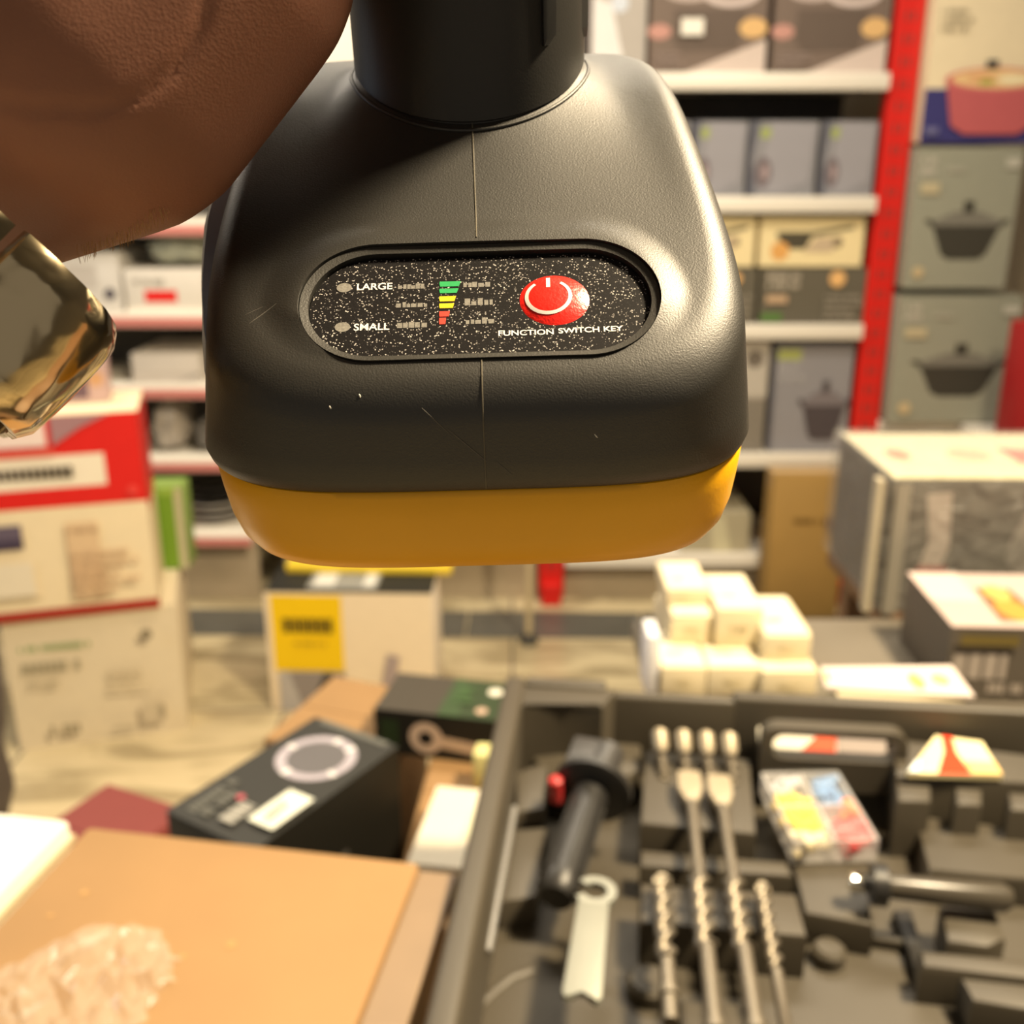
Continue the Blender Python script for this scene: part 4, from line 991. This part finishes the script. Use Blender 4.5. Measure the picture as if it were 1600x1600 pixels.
block('moulded_block', [(1008, 1170), (1172, 1185), (1182, 1302), (1000, 1285)], 0.852)
block('moulded_block', [(1000, 1326), (1230, 1345), (1240, 1368), (1000, 1352)], 0.842)
block('moulded_block', [(1000, 1378), (1245, 1395), (1262, 1462), (1000, 1440)], 0.847)
block('moulded_block', [(1232, 1322), (1362, 1328), (1352, 1392), (1366, 1445), (1258, 1425)], 0.838)
block('moulded_block', [(1392, 1150), (1600, 1180), (1660, 1192), (1660, 1225), (1400, 1212)], 0.868)
block('moulded_block', [(1400, 1222), (1455, 1226), (1455, 1252), (1402, 1250)], 0.865)
block('moulded_block', [(1492, 1228), (1535, 1232), (1535, 1258), (1494, 1256)], 0.865)
block('moulded_block', [(1575, 1236), (1640, 1240), (1640, 1268), (1578, 1264)], 0.865)
block('moulded_block', [(1428, 1272), (1660, 1300), (1680, 1382), (1560, 1368), (1452, 1362)], 0.836)
block('moulded_block', [(1468, 1412), (1556, 1418), (1572, 1465), (1545, 1478), (1480, 1470)], 0.843)
block('moulded_block', [(1436, 1480), (1660, 1500), (1670, 1535), (1440, 1508)], 0.842, bev=0.007)
block('moulded_block', [(1500, 1525), (1680, 1545), (1690, 1590), (1520, 1562)], 0.838)
block('moulded_block', [(1395, 1420), (1425, 1418), (1460, 1532), (1438, 1540)], 0.822, m=mat('recess_shade_black', (0.012, 0.011, 0.010), 0.6))  # raised block coloured black to paint the shade of a slot
block('moulded_block', [(1060, 1560), (1180, 1568), (1190, 1660), (1066, 1660)], 0.820)
for (px, py, rr) in ((1015, 1528, 0.016), (1296, 1478, 0.012), (846, 1138, 0.012)):
    p = cl(px, py, 0.823 if px > 900 else 0.845); bm = bmesh.new(); tube_bm(bm, [(p.x, p.y, FZ), (p.x, p.y, p.z-0.003), (p.x, p.y, p.z)], [rr, rr, rr-0.003], 24)
    link('moulded_stud', bm, case_m if px > 900 else paper('#8a7d62'), case, smooth=40)
# a curved rib on the tray floor
bm = bmesh.new(); tube_bm(bm, [cl(px, py, 0.808) for px, py in ((742, 1582), (770, 1555), (800, 1530), (832, 1520))], 0.005, 10); link('moulded_rib', bm, case_m, case, smooth=50)
bm = bmesh.new(); tube_bm(bm, [cl(px, py, 0.815) for px, py in ((1270, 1432), (1320, 1445), (1370, 1468), (1430, 1476))], 0.004, 10); link('moulded_rib', bm, case_m, case, smooth=50)
# ---- what lies in the case
steel2 = mat('brushed_bit_steel', (0.23, 0.20, 0.155), 0.46, metal=0.75, var=0.1, vscale=80)
zinc = mat('zinc_plated_steel', (0.27, 0.275, 0.235), 0.5, metal=0.4, var=0.08, vscale=40)
tip_m = mat('carbide_tip', (0.40, 0.34, 0.24), 0.45, metal=0.3)
black_r = mat('black_rubber_handle', (0.020, 0.019, 0.018), 0.42)
def along(name, lab, cat, p0, p1, group=None):
    p0, p1 = Vector(p0), Vector(p1); d = p1-p0; L = d.length
    q = d.to_track_quat('X', 'Z').to_matrix().to_4x4(); q.translation = p0
    return thing(name, lab, cat, mtx=q, group=group), L
def spiral(bm, x0, x1, r, pitch):
    n, k = 16, int((x1-x0)/0.0016); rows = []
    for i in range(k+1):
        x = x0+(x1-x0)*i/k; ph = 2*PI*(x-x0)/pitch
        rows.append([bm.verts.new((x, (r*(0.74+0.36*math.cos(2*(a-ph))))*math.cos(a), (r*(0.74+0.36*math.cos(2*(a-ph))))*math.sin(a))) for a in [2*PI*q/n for q in range(n)]])
    for a, b in zip(rows, rows[1:]):
        for q in range(n): bm.faces.new((a[q], a[(q+1) % n], b[(q+1) % n], b[q]))
    bm.faces.new(rows[0]); bm.faces.new(rows[-1])
def bit(lab, p0, p1, r, spade=False, group='drill bits in the tool case', fl=0.55):
    t, L = along('drill_bit', lab, 'drill bit', p0, p1, group)
    if spade:
        bm = bmesh.new()
        prism_bm(bm, [(0, -0.008), (0.004, -0.0098), (0.026, -0.0098), (0.040, -0.005), (0.046, -0.003), (0.046, 0.003), (0.040, 0.005), (0.026, 0.0098), (0.004, 0.0098), (0, 0.008)], -0.003, 0.003, bev=0.001)
        link('spade_tip', bm, tip_m, t, smooth=40)
        bm = bmesh.new(); tube_bm(bm, [(0.042, 0, 0), (L*0.45, 0, 0)], r*0.72, 12); link('shaft', bm, steel2, t, smooth=40)
        bm = bmesh.new(); spiral(bm, L*0.44, L*0.66, r*1.2, 0.032); link('fluted_shaft', bm, steel2, t, smooth=60)
        bm = bmesh.new(); tube_bm(bm, [(L*0.655, 0, 0), (L*0.86, 0, 0), (L*0.865, 0, 0), (L*0.89, 0, 0), (L*0.895, 0, 0), (L, 0, 0)], [r*.85, r*.85, r*1.15, r*1.15, r*.85, r*.85], 14); link('shank', bm, steel2, t, smooth=40)
    else:
        bm = bmesh.new(); spiral(bm, 0.004, L*fl, r*1.05, r*5.0); link('fluted_shaft', bm, steel2, t, smooth=60)
        bm = bmesh.new(); prism_bm(bm, [(0, -r*0.3), (0.005, -r*0.95), (0.010, -r*0.95), (0.010, r*0.95), (0.005, r*0.95), (0, r*0.3)], -r*0.35, r*0.35); link('carbide_tip', bm, tip_m, t)
        bm = bmesh.new(); tube_bm(bm, [(L*fl, 0, 0), (L*0.80, 0, 0), (L*0.81, 0, 0), (L*0.85, 0, 0), (L*0.86, 0, 0), (L, 0, 0)], [r*.8, r*.8, r*1.05, r*1.05, r*.8, r*.8], 14); link('shank', bm, steel2, t, smooth=40)
    return t
ZB = 0.866
bit('long steel bit with a spade-shaped tip, left of the pair', at(1076, 1208, z=ZB), at(1126, 1690, z=0.862), 0.0062, True)
bit('long steel bit with a spade-shaped tip, right of the pair', at(1122, 1214, z=ZB), at(1194, 1690, z=0.862), 0.0062, True)
bit('short fluted drill bit left of the long spade bits, nearest the wrench', at(1034, 1368, z=ZB-0.004), at(1048, 1598, z=0.852), 0.0066, fl=0.62)
bit('short fluted drill bit right of the long spade bits', at(1190, 1380, z=ZB-0.004), at(1242, 1690, z=0.852), 0.0052, fl=0.5)
pos = ('at the left end', 'second from the left', 'second from the right', 'at the right end')
for i, px in enumerate((1031, 1067, 1103, 1139)):
    p0, p1 = at(px-1, 1140+2*i, z=0.876), at(px+4, 1195+2*i, z=0.858)
    t, L = along('masonry_bit', 'small bright-tipped masonry bit by the far wall of the case, ' + pos[i], 'drill bit', p0, p1, 'small masonry bits by the case wall')
    bm = bmesh.new(); tube_bm(bm, [(0, 0, 0), (0.003, 0, 0), (0.016, 0, 0), (0.022, 0, 0)], [0.004, 0.0072, 0.0072, 0.005], 14); link('bit_head', bm, tip_m, t, smooth=40)
    bm = bmesh.new(); spiral(bm, 0.020, max(0.05, L), 0.0055, 0.018); link('fluted_shaft', bm, steel2, t, smooth=60)
# wrench
p0, p1 = at(930, 1396, z=0.866), at(908, 1566, z=0.858)
t, L = along('wrench', 'flat zinc-plated open wrench lying in the case', 'wrench', p0, p1)
bm = bmesh.new()
pts = []
for k in range(19):
    a = math.radians(-150 + 300*k/18 + 180); pts.append((0.013*math.cos(a)-0.002, 0.0145*math.sin(a)))
outer_h = [(0.0135*math.cos(math.radians(a)), 0.0150*math.sin(math.radians(a))) for a in range(40, 231, 10)]
inner_h = [(0.0078*math.cos(math.radians(a)), 0.0088*math.sin(math.radians(a))) for a in range(230, 39, -10)]
prism_bm(bm, outer_h + inner_h, -0.003, 0.003)
outer_h = [(0.0135*math.cos(math.radians(a)), 0.0150*math.sin(math.radians(a))) for a in range(-60, 41, 10)]
inner_h = [(0.0078*math.cos(math.radians(a)), 0.0088*math.sin(math.radians(a))) for a in range(40, -61, -10)]
prism_bm(bm, outer_h + inner_h, -0.003, 0.003)
link('jaw', bm, zinc, t, smooth=30)
bm = bmesh.new(); prism_bm(bm, [(0.009, -0.0110), (L-0.004, -0.0125), (L, -0.0100), (L-0.004, -0.004), (L-0.007, 0), (L-0.004, 0.004), (L, 0.0100), (L-0.004, 0.0125), (0.009, 0.0105)], -0.0028, 0.0028, bev=0.0008); link('shaft', bm, zinc, t, smooth=30)
# depth rod
t, L = along('depth_rod', 'thin straight steel depth rod along the left wall of the case', 'rod', at(804, 1262, z=0.850), at(762, 1488, z=0.845))
bm = bmesh.new(); tube_bm(bm, [(0, 0, 0), (0.001, 0, 0), (L-0.001, 0, 0), (L, 0, 0)], [0.002, 0.0030, 0.0030, 0.002], 12); link('rod_body', bm, mat('grey_rod_steel', (0.36, 0.35, 0.33), 0.35, metal=0.6), t, smooth=40)
bm = bmesh.new()
for k in range(14): tube_bm(bm, [(0.02+k*0.006, 0, 0.0), (0.0215+k*0.006, 0, 0)], 0.0034, 12)
link('depth_marks', bm, mat('grey_rod_steel', (0.36, 0.35, 0.33), 0.35, metal=0.6), t)
# side handle: grip, flange, clamp, red button
t, L = along('side_handle', 'black side handle with a round flange and a red dot in the case', 'handle', at(926, 1232, z=0.872), at(868, 1404, z=0.850))
bm = bmesh.new(); tube_bm(bm, [(0.004, 0, 0), (0.01, 0, 0), (0.03, 0, 0), (L*0.55, 0, 0), (L-0.02, 0, 0), (L-0.006, 0, 0), (L, 0, 0)], [0.014, 0.0150, 0.0138, 0.0152, 0.0146, 0.0160, 0.012], 28); gb = link('hand_grip', bm, black_r, t, smooth=50)
bm = bmesh.new()
for k in range(10):
    a = 2*PI*k/10; tube_bm(bm, [(0.02, 0.0143*math.cos(a), 0.0143*math.sin(a)), (L-0.02, 0.0149*math.cos(a), 0.0149*math.sin(a))], 0.0011, 6)
link('grip_rib', bm, black_r, gb, smooth=60)
bm = bmesh.new(); tube_bm(bm, [(-0.004, 0, 0), (-0.002, 0, 0), (0.004, 0, 0), (0.006, 0, 0)], [0.029, 0.0325, 0.0325, 0.028], 32); link('flange', bm, black_r, t, smooth=40)
bm = bmesh.new(); tube_bm(bm, [(-0.045, 0.004, 0), (-0.004, 0, 0)], 0.013, 20); box_bm(bm, -0.05, -0.006, -0.028, 0.010, -0.012, 0.010, 0.004)
link('clamp', bm, mat('dark_clamp_plastic', (0.045, 0.043, 0.042), 0.4), t, smooth=40)
rp = t.matrix_world.inverted() @ at(868, 1217, z=0.884)
bm = bmesh.new(); tube_bm(bm, [(rp.x, rp.y, -0.008), (rp.x, rp.y, rp.z-0.001), (rp.x, rp.y, rp.z+0.001)], [0.0055, 0.0055, 0.003], 20); link('red_button', bm, mat('red_plastic', (0.5, 0.03, 0.03), 0.4), t, smooth=40)
# plastic box of coloured wall plugs
q = [CI @ at(px, py, z=0.862) for px, py in ((1200, 1202), (1322, 1202), (1362, 1322), (1226, 1320))]
cen = sum(q, Vector())/4 + Vector((0.001, 0.004, 0)); wq, dq = (q[1]-q[0]).length*0.5+(q[2]-q[3]).length*0.5, ((q[3]-q[0]).length+(q[2]-q[1]).length)/2*0.9
Mq = CI.inverted() @ Matrix.Translation((cen.x, cen.y, 0.0495)) @ Matrix.Rotation(math.radians(8), 4, 'Z')
t = thing('plug_box', 'clear compartment box of yellow, blue, red and orange wall plugs', 'box', mtx=Mq)
bm = bmesh.new(); x, y = wq/2, dq/2
box_bm(bm, -x, x, -y, y, 0, 0.003); 
for a in ((-x, -x+0.002, -y, y), (x-0.002, x, -y, y), (-x, x, -y, -y+0.002), (-x, x, y-0.002, y), (-0.001, 0.001, -y, y), (-x, x, -0.001, 0.001)): box_bm(bm, *a, 0.001, 0.020)
clr = mat('clear_box_plastic', (0.82, 0.80, 0.78), 0.2, alpha=0.40)
link('compartment_tray', bm, clr, t)
bm = bmesh.new(); box_bm(bm, -x, x, -y, y, 0.0205, 0.0225, 0.0006); link('clear_lid', bm, mat('clear_lid_plastic', (0.85, 0.84, 0.82), 0.12, alpha=0.05, spec=0.25), t)
rndp = random.Random(5)
for (cx0, cx1, cy0, cy1, col, nn_) in ((-x, 0, -y*0.55, y*0.55, '#f0cf18', 26), (0.1*x, x, 0.05*y, y, '#5f86b4', 24), (0.05*x, x, -y, -y*0.25, '#e04a4c', 26), (x*0.6, x, -y*0.2, y*0.3, '#e07a3c', 8), (-x, 0, y*0.5, y, '#a9a9ac', 14), (-x, 0, -y, -y*0.55, '#d8c9a0', 12)):
    for k in range(nn_):
        px, py = rndp.uniform(cx0+0.008, cx1-0.008), rndp.uniform(cy0+0.004, cy1-0.004); a = rndp.uniform(-0.6, 0.6)+PI/2*rndp.choice((0, 0, 1)); l = 0.008
        bm = bmesh.new(); zz_ = rndp.uniform(0.006, 0.017); tube_bm(bm, [(px-l*math.cos(a), py-l*math.sin(a), zz_), (px+l*math.cos(a), py+l*math.sin(a), zz_)], [0.0030, 0.0042], 8)
        o = link('wall_plug', bm, paper(col, 0.4), smooth=50); o.matrix_world = Mq
        names = {'#f0cf18': 'yellow', '#5f86b4': 'blue', '#e04a4c': 'red', '#e07a3c': 'orange', '#a9a9ac': 'grey', '#d8c9a0': 'cream'}
        tag(o, names[col] + ' plastic wall plug lying in the clear compartment box', 'wall plug', names[col] + ' wall plugs in the compartment box')
# folded manual in a bag, and the leaflet behind the handle
q = [at(px, py, z=0.873) for px, py in ((1418, 1208), (1462, 1150), (1534, 1160), (1566, 1212))]
t = thing('manual', 'folded cream and red manual lying in the case by the far wall', 'booklet', loc=(0, 0, 0))
bm = bmesh.new(); prism_bm(bm, [(p.x, p.y) for p in q], 0.8690, 0.8735); link('pages', bm, paper('#ecdfae'), t)
f = Face(t, q[0] - Vector((0, 0, -0.0005)), (q[3]-q[0]).normalized(), (q[1]-q[0]).normalized(), 1, 1, 'printed_cover')
f.n = Vector((0, 0, 1))
W_, H_ = (q[3]-q[0]).length, (q[1]-q[0]).length
def mix4(u, v): 
    p = (q[0]*(1-u)+q[3]*u)*(1-v) + (q[1]*(1-u)+q[2]*u)*v; return p
def mpoly(pts, col):
    m = paper(col)
    if m not in f.mats: f.mats.append(m)
    f.k += 1
    ff = f.bm.faces.new([f.bm.verts.new(mix4(*p) + Vector((0, 0, 0.0008+0.0003*f.k))) for p in pts]); ff.material_index = f.mats.index(m)
mpoly([(0.32, 0), (0.30, 0.6), (0.12, 1), (0.36, 1), (0.48, 0.6), (0.68, 0)], '#ef3b12'); mpoly([(0.70, 0), (1, 0), (1, 0.35), (0.6, 0.35)], '#e6c27c'); mpoly([(0, 0), (0.12, 0), (0.05, 0.3), (0, 0.3)], '#dce4e4')
f.done()
bm = bmesh.new()
a0, a1 = cl(1186, 1095, 0.893), cl(1386, 1108, 0.893)
t = thing('leaflet', 'white, red and grey leaflet showing through the handle slot of the case', 'leaflet', mtx=CI.inverted())
LM = Matrix.Translation((0, -0.0425, 0.058)) @ Matrix.Rotation(math.radians(-45), 4, 'X')
box_bm(bm, a0.x, a1.x, 0, 0.0015, 0, 0.031, M=LM); link('sheet', bm, paper('#e7e2d2'), t)
f = Face(t, LM @ Vector((a0.x, -0.0002, 0)), (1, 0, 0), LM.to_3x3() @ Vector((0, 0, 1)), a1.x-a0.x, 0.031, 'printed_stripe'); f.poly([(0.28, 0.2), (0.60, 0.2), (0.62, 0.95), (0.5, 0.95)], '#d9542c').rect(0.62, 0.2, 1, 0.95, '#9a8f8a').done()
# centre punch
t, L = along('punch', 'black-handled punch with a bright chrome tip lying in the right of the case', 'punch', at(1326, 1378, z=0.858), at(1580, 1404, z=0.858))
bm = bmesh.new(); tube_bm(bm, [(0, 0, 0), (0.002, 0, 0), (0.012, 0, 0), (0.015, 0, 0)], [0.005, 0.0072, 0.0066, 0.004], 16); link('chrome_tip', bm, mat('chrome', (0.85, 0.82, 0.74), 0.12, metal=1), t, smooth=40)
bm = bmesh.new(); tube_bm(bm, [(0.014, 0, 0), (0.016, 0, 0), (0.026, 0, 0), (0.028, 0, 0)], [0.009, 0.0150, 0.0150, 0.010], 20); link('collar', bm, black_r, t, smooth=40)
bm = bmesh.new(); tube_bm(bm, [(0.026, 0, 0), (L-0.006, 0, 0), (L, 0, 0)], [0.0085, 0.0105, 0.007], 20); link('hand_grip', bm, mat('satin_black_plastic', (0.06, 0.052, 0.04), 0.3), t, smooth=50)

# ------------------------------------------------------------------ display table behind the counter
table('display_table', 'low dark display table behind the tool case carrying small white boxes', 0.165, 0.95, 0.93, 1.295, 0.765, mat('grey_brown_laminate', (0.16, 0.14, 0.11), 0.5, var=0.1, vscale=6))
ZT = 0.766
def small(px0, px1, Yf, d, z0, h, lab, rz=0.0, gray=0):
    a, b = at(px0, 1000, Y=Yf), at(px1, 1000, Y=Yf); dims = (b.x-a.x, d, h)
    r = carton('white_carton', lab, 'box', dims, paper('#ddd0af', 0.6), ((a.x+b.x)/2, Yf+d/2, z0), rz, 'small white cartons behind the case', flap=False, bev=0.0015)
    f = face(r, dims, 'front'); f.words(0.3, 0.3, 0.72, 0.62, '#c9bd98', 2, int(px0)).done()
    f = face(r, dims, 'top'); f.rect(0.06, 0.06, 0.94, 0.94, '#e6dcc0').words(0.2, 0.3, 0.6, 0.44, '#d9cfae', 2, int(px1)).done()
    return r
LH = 0.038
small(1036, 1108, 1.07, 0.10, ZT, LH, 'small white carton in the bottom layer, left of the row nearest the case')
small(1110, 1194, 1.07, 0.10, ZT, LH, 'small white carton in the middle of the bottom layer')
small(1196, 1284, 1.06, 0.10, ZT, LH, 'small white carton at the right end of the bottom layer')
small(1040, 1112, 1.175, 0.11, ZT, LH, 'small white carton in the bottom layer behind, left')
small(1114, 1190, 1.175, 0.11, ZT, LH, 'small white carton in the bottom layer behind, middle')
small(1192, 1266, 1.165, 0.11, ZT, LH, 'small white carton in the bottom layer behind, right')
small(1048, 1112, 1.13, 0.115, ZT+LH+0.001, LH, 'small white carton on the left of the second layer')
small(1118, 1190, 1.12, 0.115, ZT+LH+0.001, LH+0.012, 'tallest small white carton in the middle of the second layer')
small(1196, 1268, 1.085, 0.12, ZT+LH+0.001, LH-0.006, 'small white carton on the right of the second layer')
small(1038, 1104, 1.16, 0.095, ZT+2*LH+0.002, 0.020, 'thin white carton on top of the left column')
a, b = at(1010, 1030, Y=1.075), at(1031, 1030, Y=1.075)
r = carton('white_carton', 'narrow bluish white carton standing on end left of the small white cartons', 'box', (b.x-a.x, 0.05, 0.075), paper('#e6e6ea'), ((a.x+b.x)/2, 1.10, ZT), 0, 'small white cartons behind the case', flap=False)
ZF = ZT + 0.056
q = [at(px, py, z=ZF) for px, py in ((1290, 1078), (1282, 1047), (1486, 1045), (1522, 1093))]
xs, ys = [p.x for p in q], [p.y for p in q]
carton('flat_box', 'flat cream box lying under the white flyer behind the case', 'box', (max(xs)-min(xs)-0.02, max(ys)-min(ys)-0.004, 0.055), paper('#cbbf9f'), ((min(xs)+max(xs))/2, (min(ys)+max(ys))/2, ZT), 0, flap=False)
t = thing('flyer', 'white flyer with orange and green logos behind the tool case', 'leaflet')
bm = bmesh.new(); prism_bm(bm, [(p.x, p.y) for p in q[::-1]], ZF+0.0006, ZF+0.004); link('sheet', bm, paper('#d9cbc3'), t)
f = Face(t, q[0], (1, 0, 0), (0, 1, 0), 1, 1, 'printed_logo'); f.n = Vector((0, 0, 1)); q = [q[0], q[1], q[2], q[3]]
def mpoly2(u, v, ru, rv, col, n=14):
    m = paper(col); 
    if m not in f.mats: f.mats.append(m)
    def P(uu, vv): return (q[0]*(1-uu)+q[3]*uu)*(1-vv) + (q[1]*(1-uu)+q[2]*uu)*vv
    ff = f.bm.faces.new([f.bm.verts.new(P(u+ru*math.cos(2*PI*k/n), v+rv*math.sin(2*PI*k/n)) + Vector((0, 0, 0.0045))) for k in range(n)]); ff.material_index = f.mats.index(m)
mpoly2(0.66, 0.42, 0.055, 0.3, '#e7b660'); mpoly2(0.84, 0.5, 0.065, 0.2, '#9aa874'); mpoly2(0.03, 0.5, 0.02, 0.3, '#e0b878'); f.done()
# film-wrapped bundle of kitchen goods
a, b = at(1318, 900, Y=1.30), at(1715, 900, Y=1.30)
wb, db, hb = b.x-a.x, 0.265, at(1500, 746, Y=1.30).z - ZT
bx_c = (a.x+b.x)/2+0.052
table('stool', 'stool under the plastic-wrapped bundle behind the white display table', bx_c-wb/2+0.01, bx_c+wb/2, 1.31, 1.30+db, 0.765, wood)
bx = thing('wrapped_bundle', 'large bundle of grey kitchenware boxes wrapped in clear plastic film', 'parcel', (bx_c, 1.305+db/2, ZT), math.radians(-1))
bm = bmesh.new(); box_bm(bm, -wb/2+0.01, wb/2-0.01, -db/2+0.008, db/2-0.008, 0.001, hb-0.008, 0.004); inner_b = link('inner_box', bm, paper('#5f5a52'), bx, smooth=40)
f = Face(inner_b, (-wb/2+0.01, -db/2+0.0075, 0.001), (1, 0, 0), (0, 0, 1), wb-0.02, hb-0.01, 'printed_picture')
f.rect(0, 0, 1, 1, '#524d47').poly([(0.14, 0.9), (0.24, 0.92), (0.26, 0.5), (0.22, 0.3), (0.14, 0.32), (0.17, 0.55)], '#a89d94').poly([(0.12, 0.24), (0.26, 0.28), (0.26, 0.36), (0.14, 0.36)], '#9c6660').poly([(0.28, 0), (0.6, 0), (0.5, 0.5), (0.3, 0.3)], '#4e4a43').poly([(0.5, 0.5), (0.56, 0.8), (0.60, 0.8), (0.56, 0.5)], '#8c867f').disc(0.62, 0.45, 0.12, '#77726c', ry=0.18).words(0.72, 0.5, 0.98, 0.9, '#7b766e', 4, 12).rect(0, 0, 0.06, 1, '#8a857a').done()
f = Face(inner_b, (-wb/2+0.01, -db/2+0.008, hb-0.007), (1, 0, 0), (0, 1, 0), wb-0.02, db-0.016, 'printed_picture')
f.rect(0, 0, 1, 1, '#c7c0a8').disc(0.14, 0.5, 0.05, '#a3786a', ry=0.12).disc(0.45, 0.5, 0.09, '#9aa08c', ry=0.13).poly([(0.62, 0.3), (0.8, 0.4), (0.78, 0.6), (0.62, 0.65)], '#a36a68').rect(0, 0, 1, 0.16, '#d9cfa8').done()
wrapm = bpy.data.materials.new('wrinkled_clear_wrap'); wrapm.use_nodes = True
nt = wrapm.node_tree; b_ = nt.nodes['Principled BSDF']; b_.inputs['Base Color'].default_value = (0.55, 0.53, 0.48, 1); b_.inputs['Roughness'].default_value = 0.16; b_.inputs['Alpha'].default_value = 0.20; b_.inputs['Specular IOR Level'].default_value = 0.8
tc = nt.nodes.new('ShaderNodeTexCoord'); nn = nt.nodes.new('ShaderNodeTexNoise'); nn.inputs['Scale'].default_value = 22; nn.inputs['Detail'].default_value = 4; nn.inputs['Distortion'].default_value = 1.5
nt.links.new(tc.outputs['Object'], nn.inputs['Vector']); bp = nt.nodes.new('ShaderNodeBump'); bp.inputs['Strength'].default_value = 1.0; bp.inputs['Distance'].default_value = 0.02
nt.links.new(nn.outputs['Fac'], bp.inputs['Height']); nt.links.new(bp.outputs['Normal'], b_.inputs['Normal'])
bm = bmesh.new(); box_bm(bm, -wb/2, wb/2, -db/2, db/2, 0.0, hb, 0.006, 2)
bmesh.ops.subdivide_edges(bm, edges=bm.edges[:], cuts=14, use_grid_fill=True)
for v in bm.verts:
    n_ = noise.noise(v.co*16)*0.004 + noise.noise(v.co*40)*0.002
    c = Vector((v.co.x/wb, v.co.y/db, (v.co.z-hb/2)/hb)); v.co += c.normalized()*n_; v.co.z = max(0.0, v.co.z)
link('plastic_wrap', bm, wrapm, bx, smooth=60)
bm = bmesh.new(); box_bm(bm, -wb/2-0.014, -wb/2-0.004, -db/2, -db/2+0.02, 0, hb*0.97, 0.002); link('corner_strip', bm, paper('#b5ab95'), bx)
# dark box with pictured lid in front of it
DD = (0.30, 0.165, at(1500, 990, Y=1.045).z - ZT)
a = at(1428, 1040, Y=1.045)
r = carton('grill_box', 'dark grey box with white lettering and food pictures on its lid', 'box', DD, paper('#565049'), (a.x+0.050+DD[0]/2, 1.055+DD[1]/2, ZT), math.radians(-3), flap=False)
f = face(r, DD, 'front'); f.rect(0, 0, 1, 1, '#5c554c').words(0.02, 0.3, 0.22, 0.66, '#a79d94', 1, 3, 0.05).words(0.16, 0.12, 0.55, 0.26, '#a79d94', 1, 5, 0.05).rect(0.03, 0.78, 0.25, 0.92, '#6d5f30').done()
f = face(r, DD, 'top'); f.rect(0, 0, 1, 1, '#b8a69e').rect(0, 0.45, 0.20, 1, '#cdb8b0').poly([(0.2, 0.1), (0.38, 0.1), (0.36, 0.7), (0.22, 0.7)], '#7a5a3c').disc(0.29, 0.3, 0.06, '#d68a3e', ry=0.2).disc(0.29, 0.6, 0.05, '#c7a55c', ry=0.15).poly([(0.4, 0.1), (0.52, 0.1), (0.5, 0.5)], '#c08c86').disc(0.58, 0.35, 0.06, '#8fb4bf', ry=0.2).done()
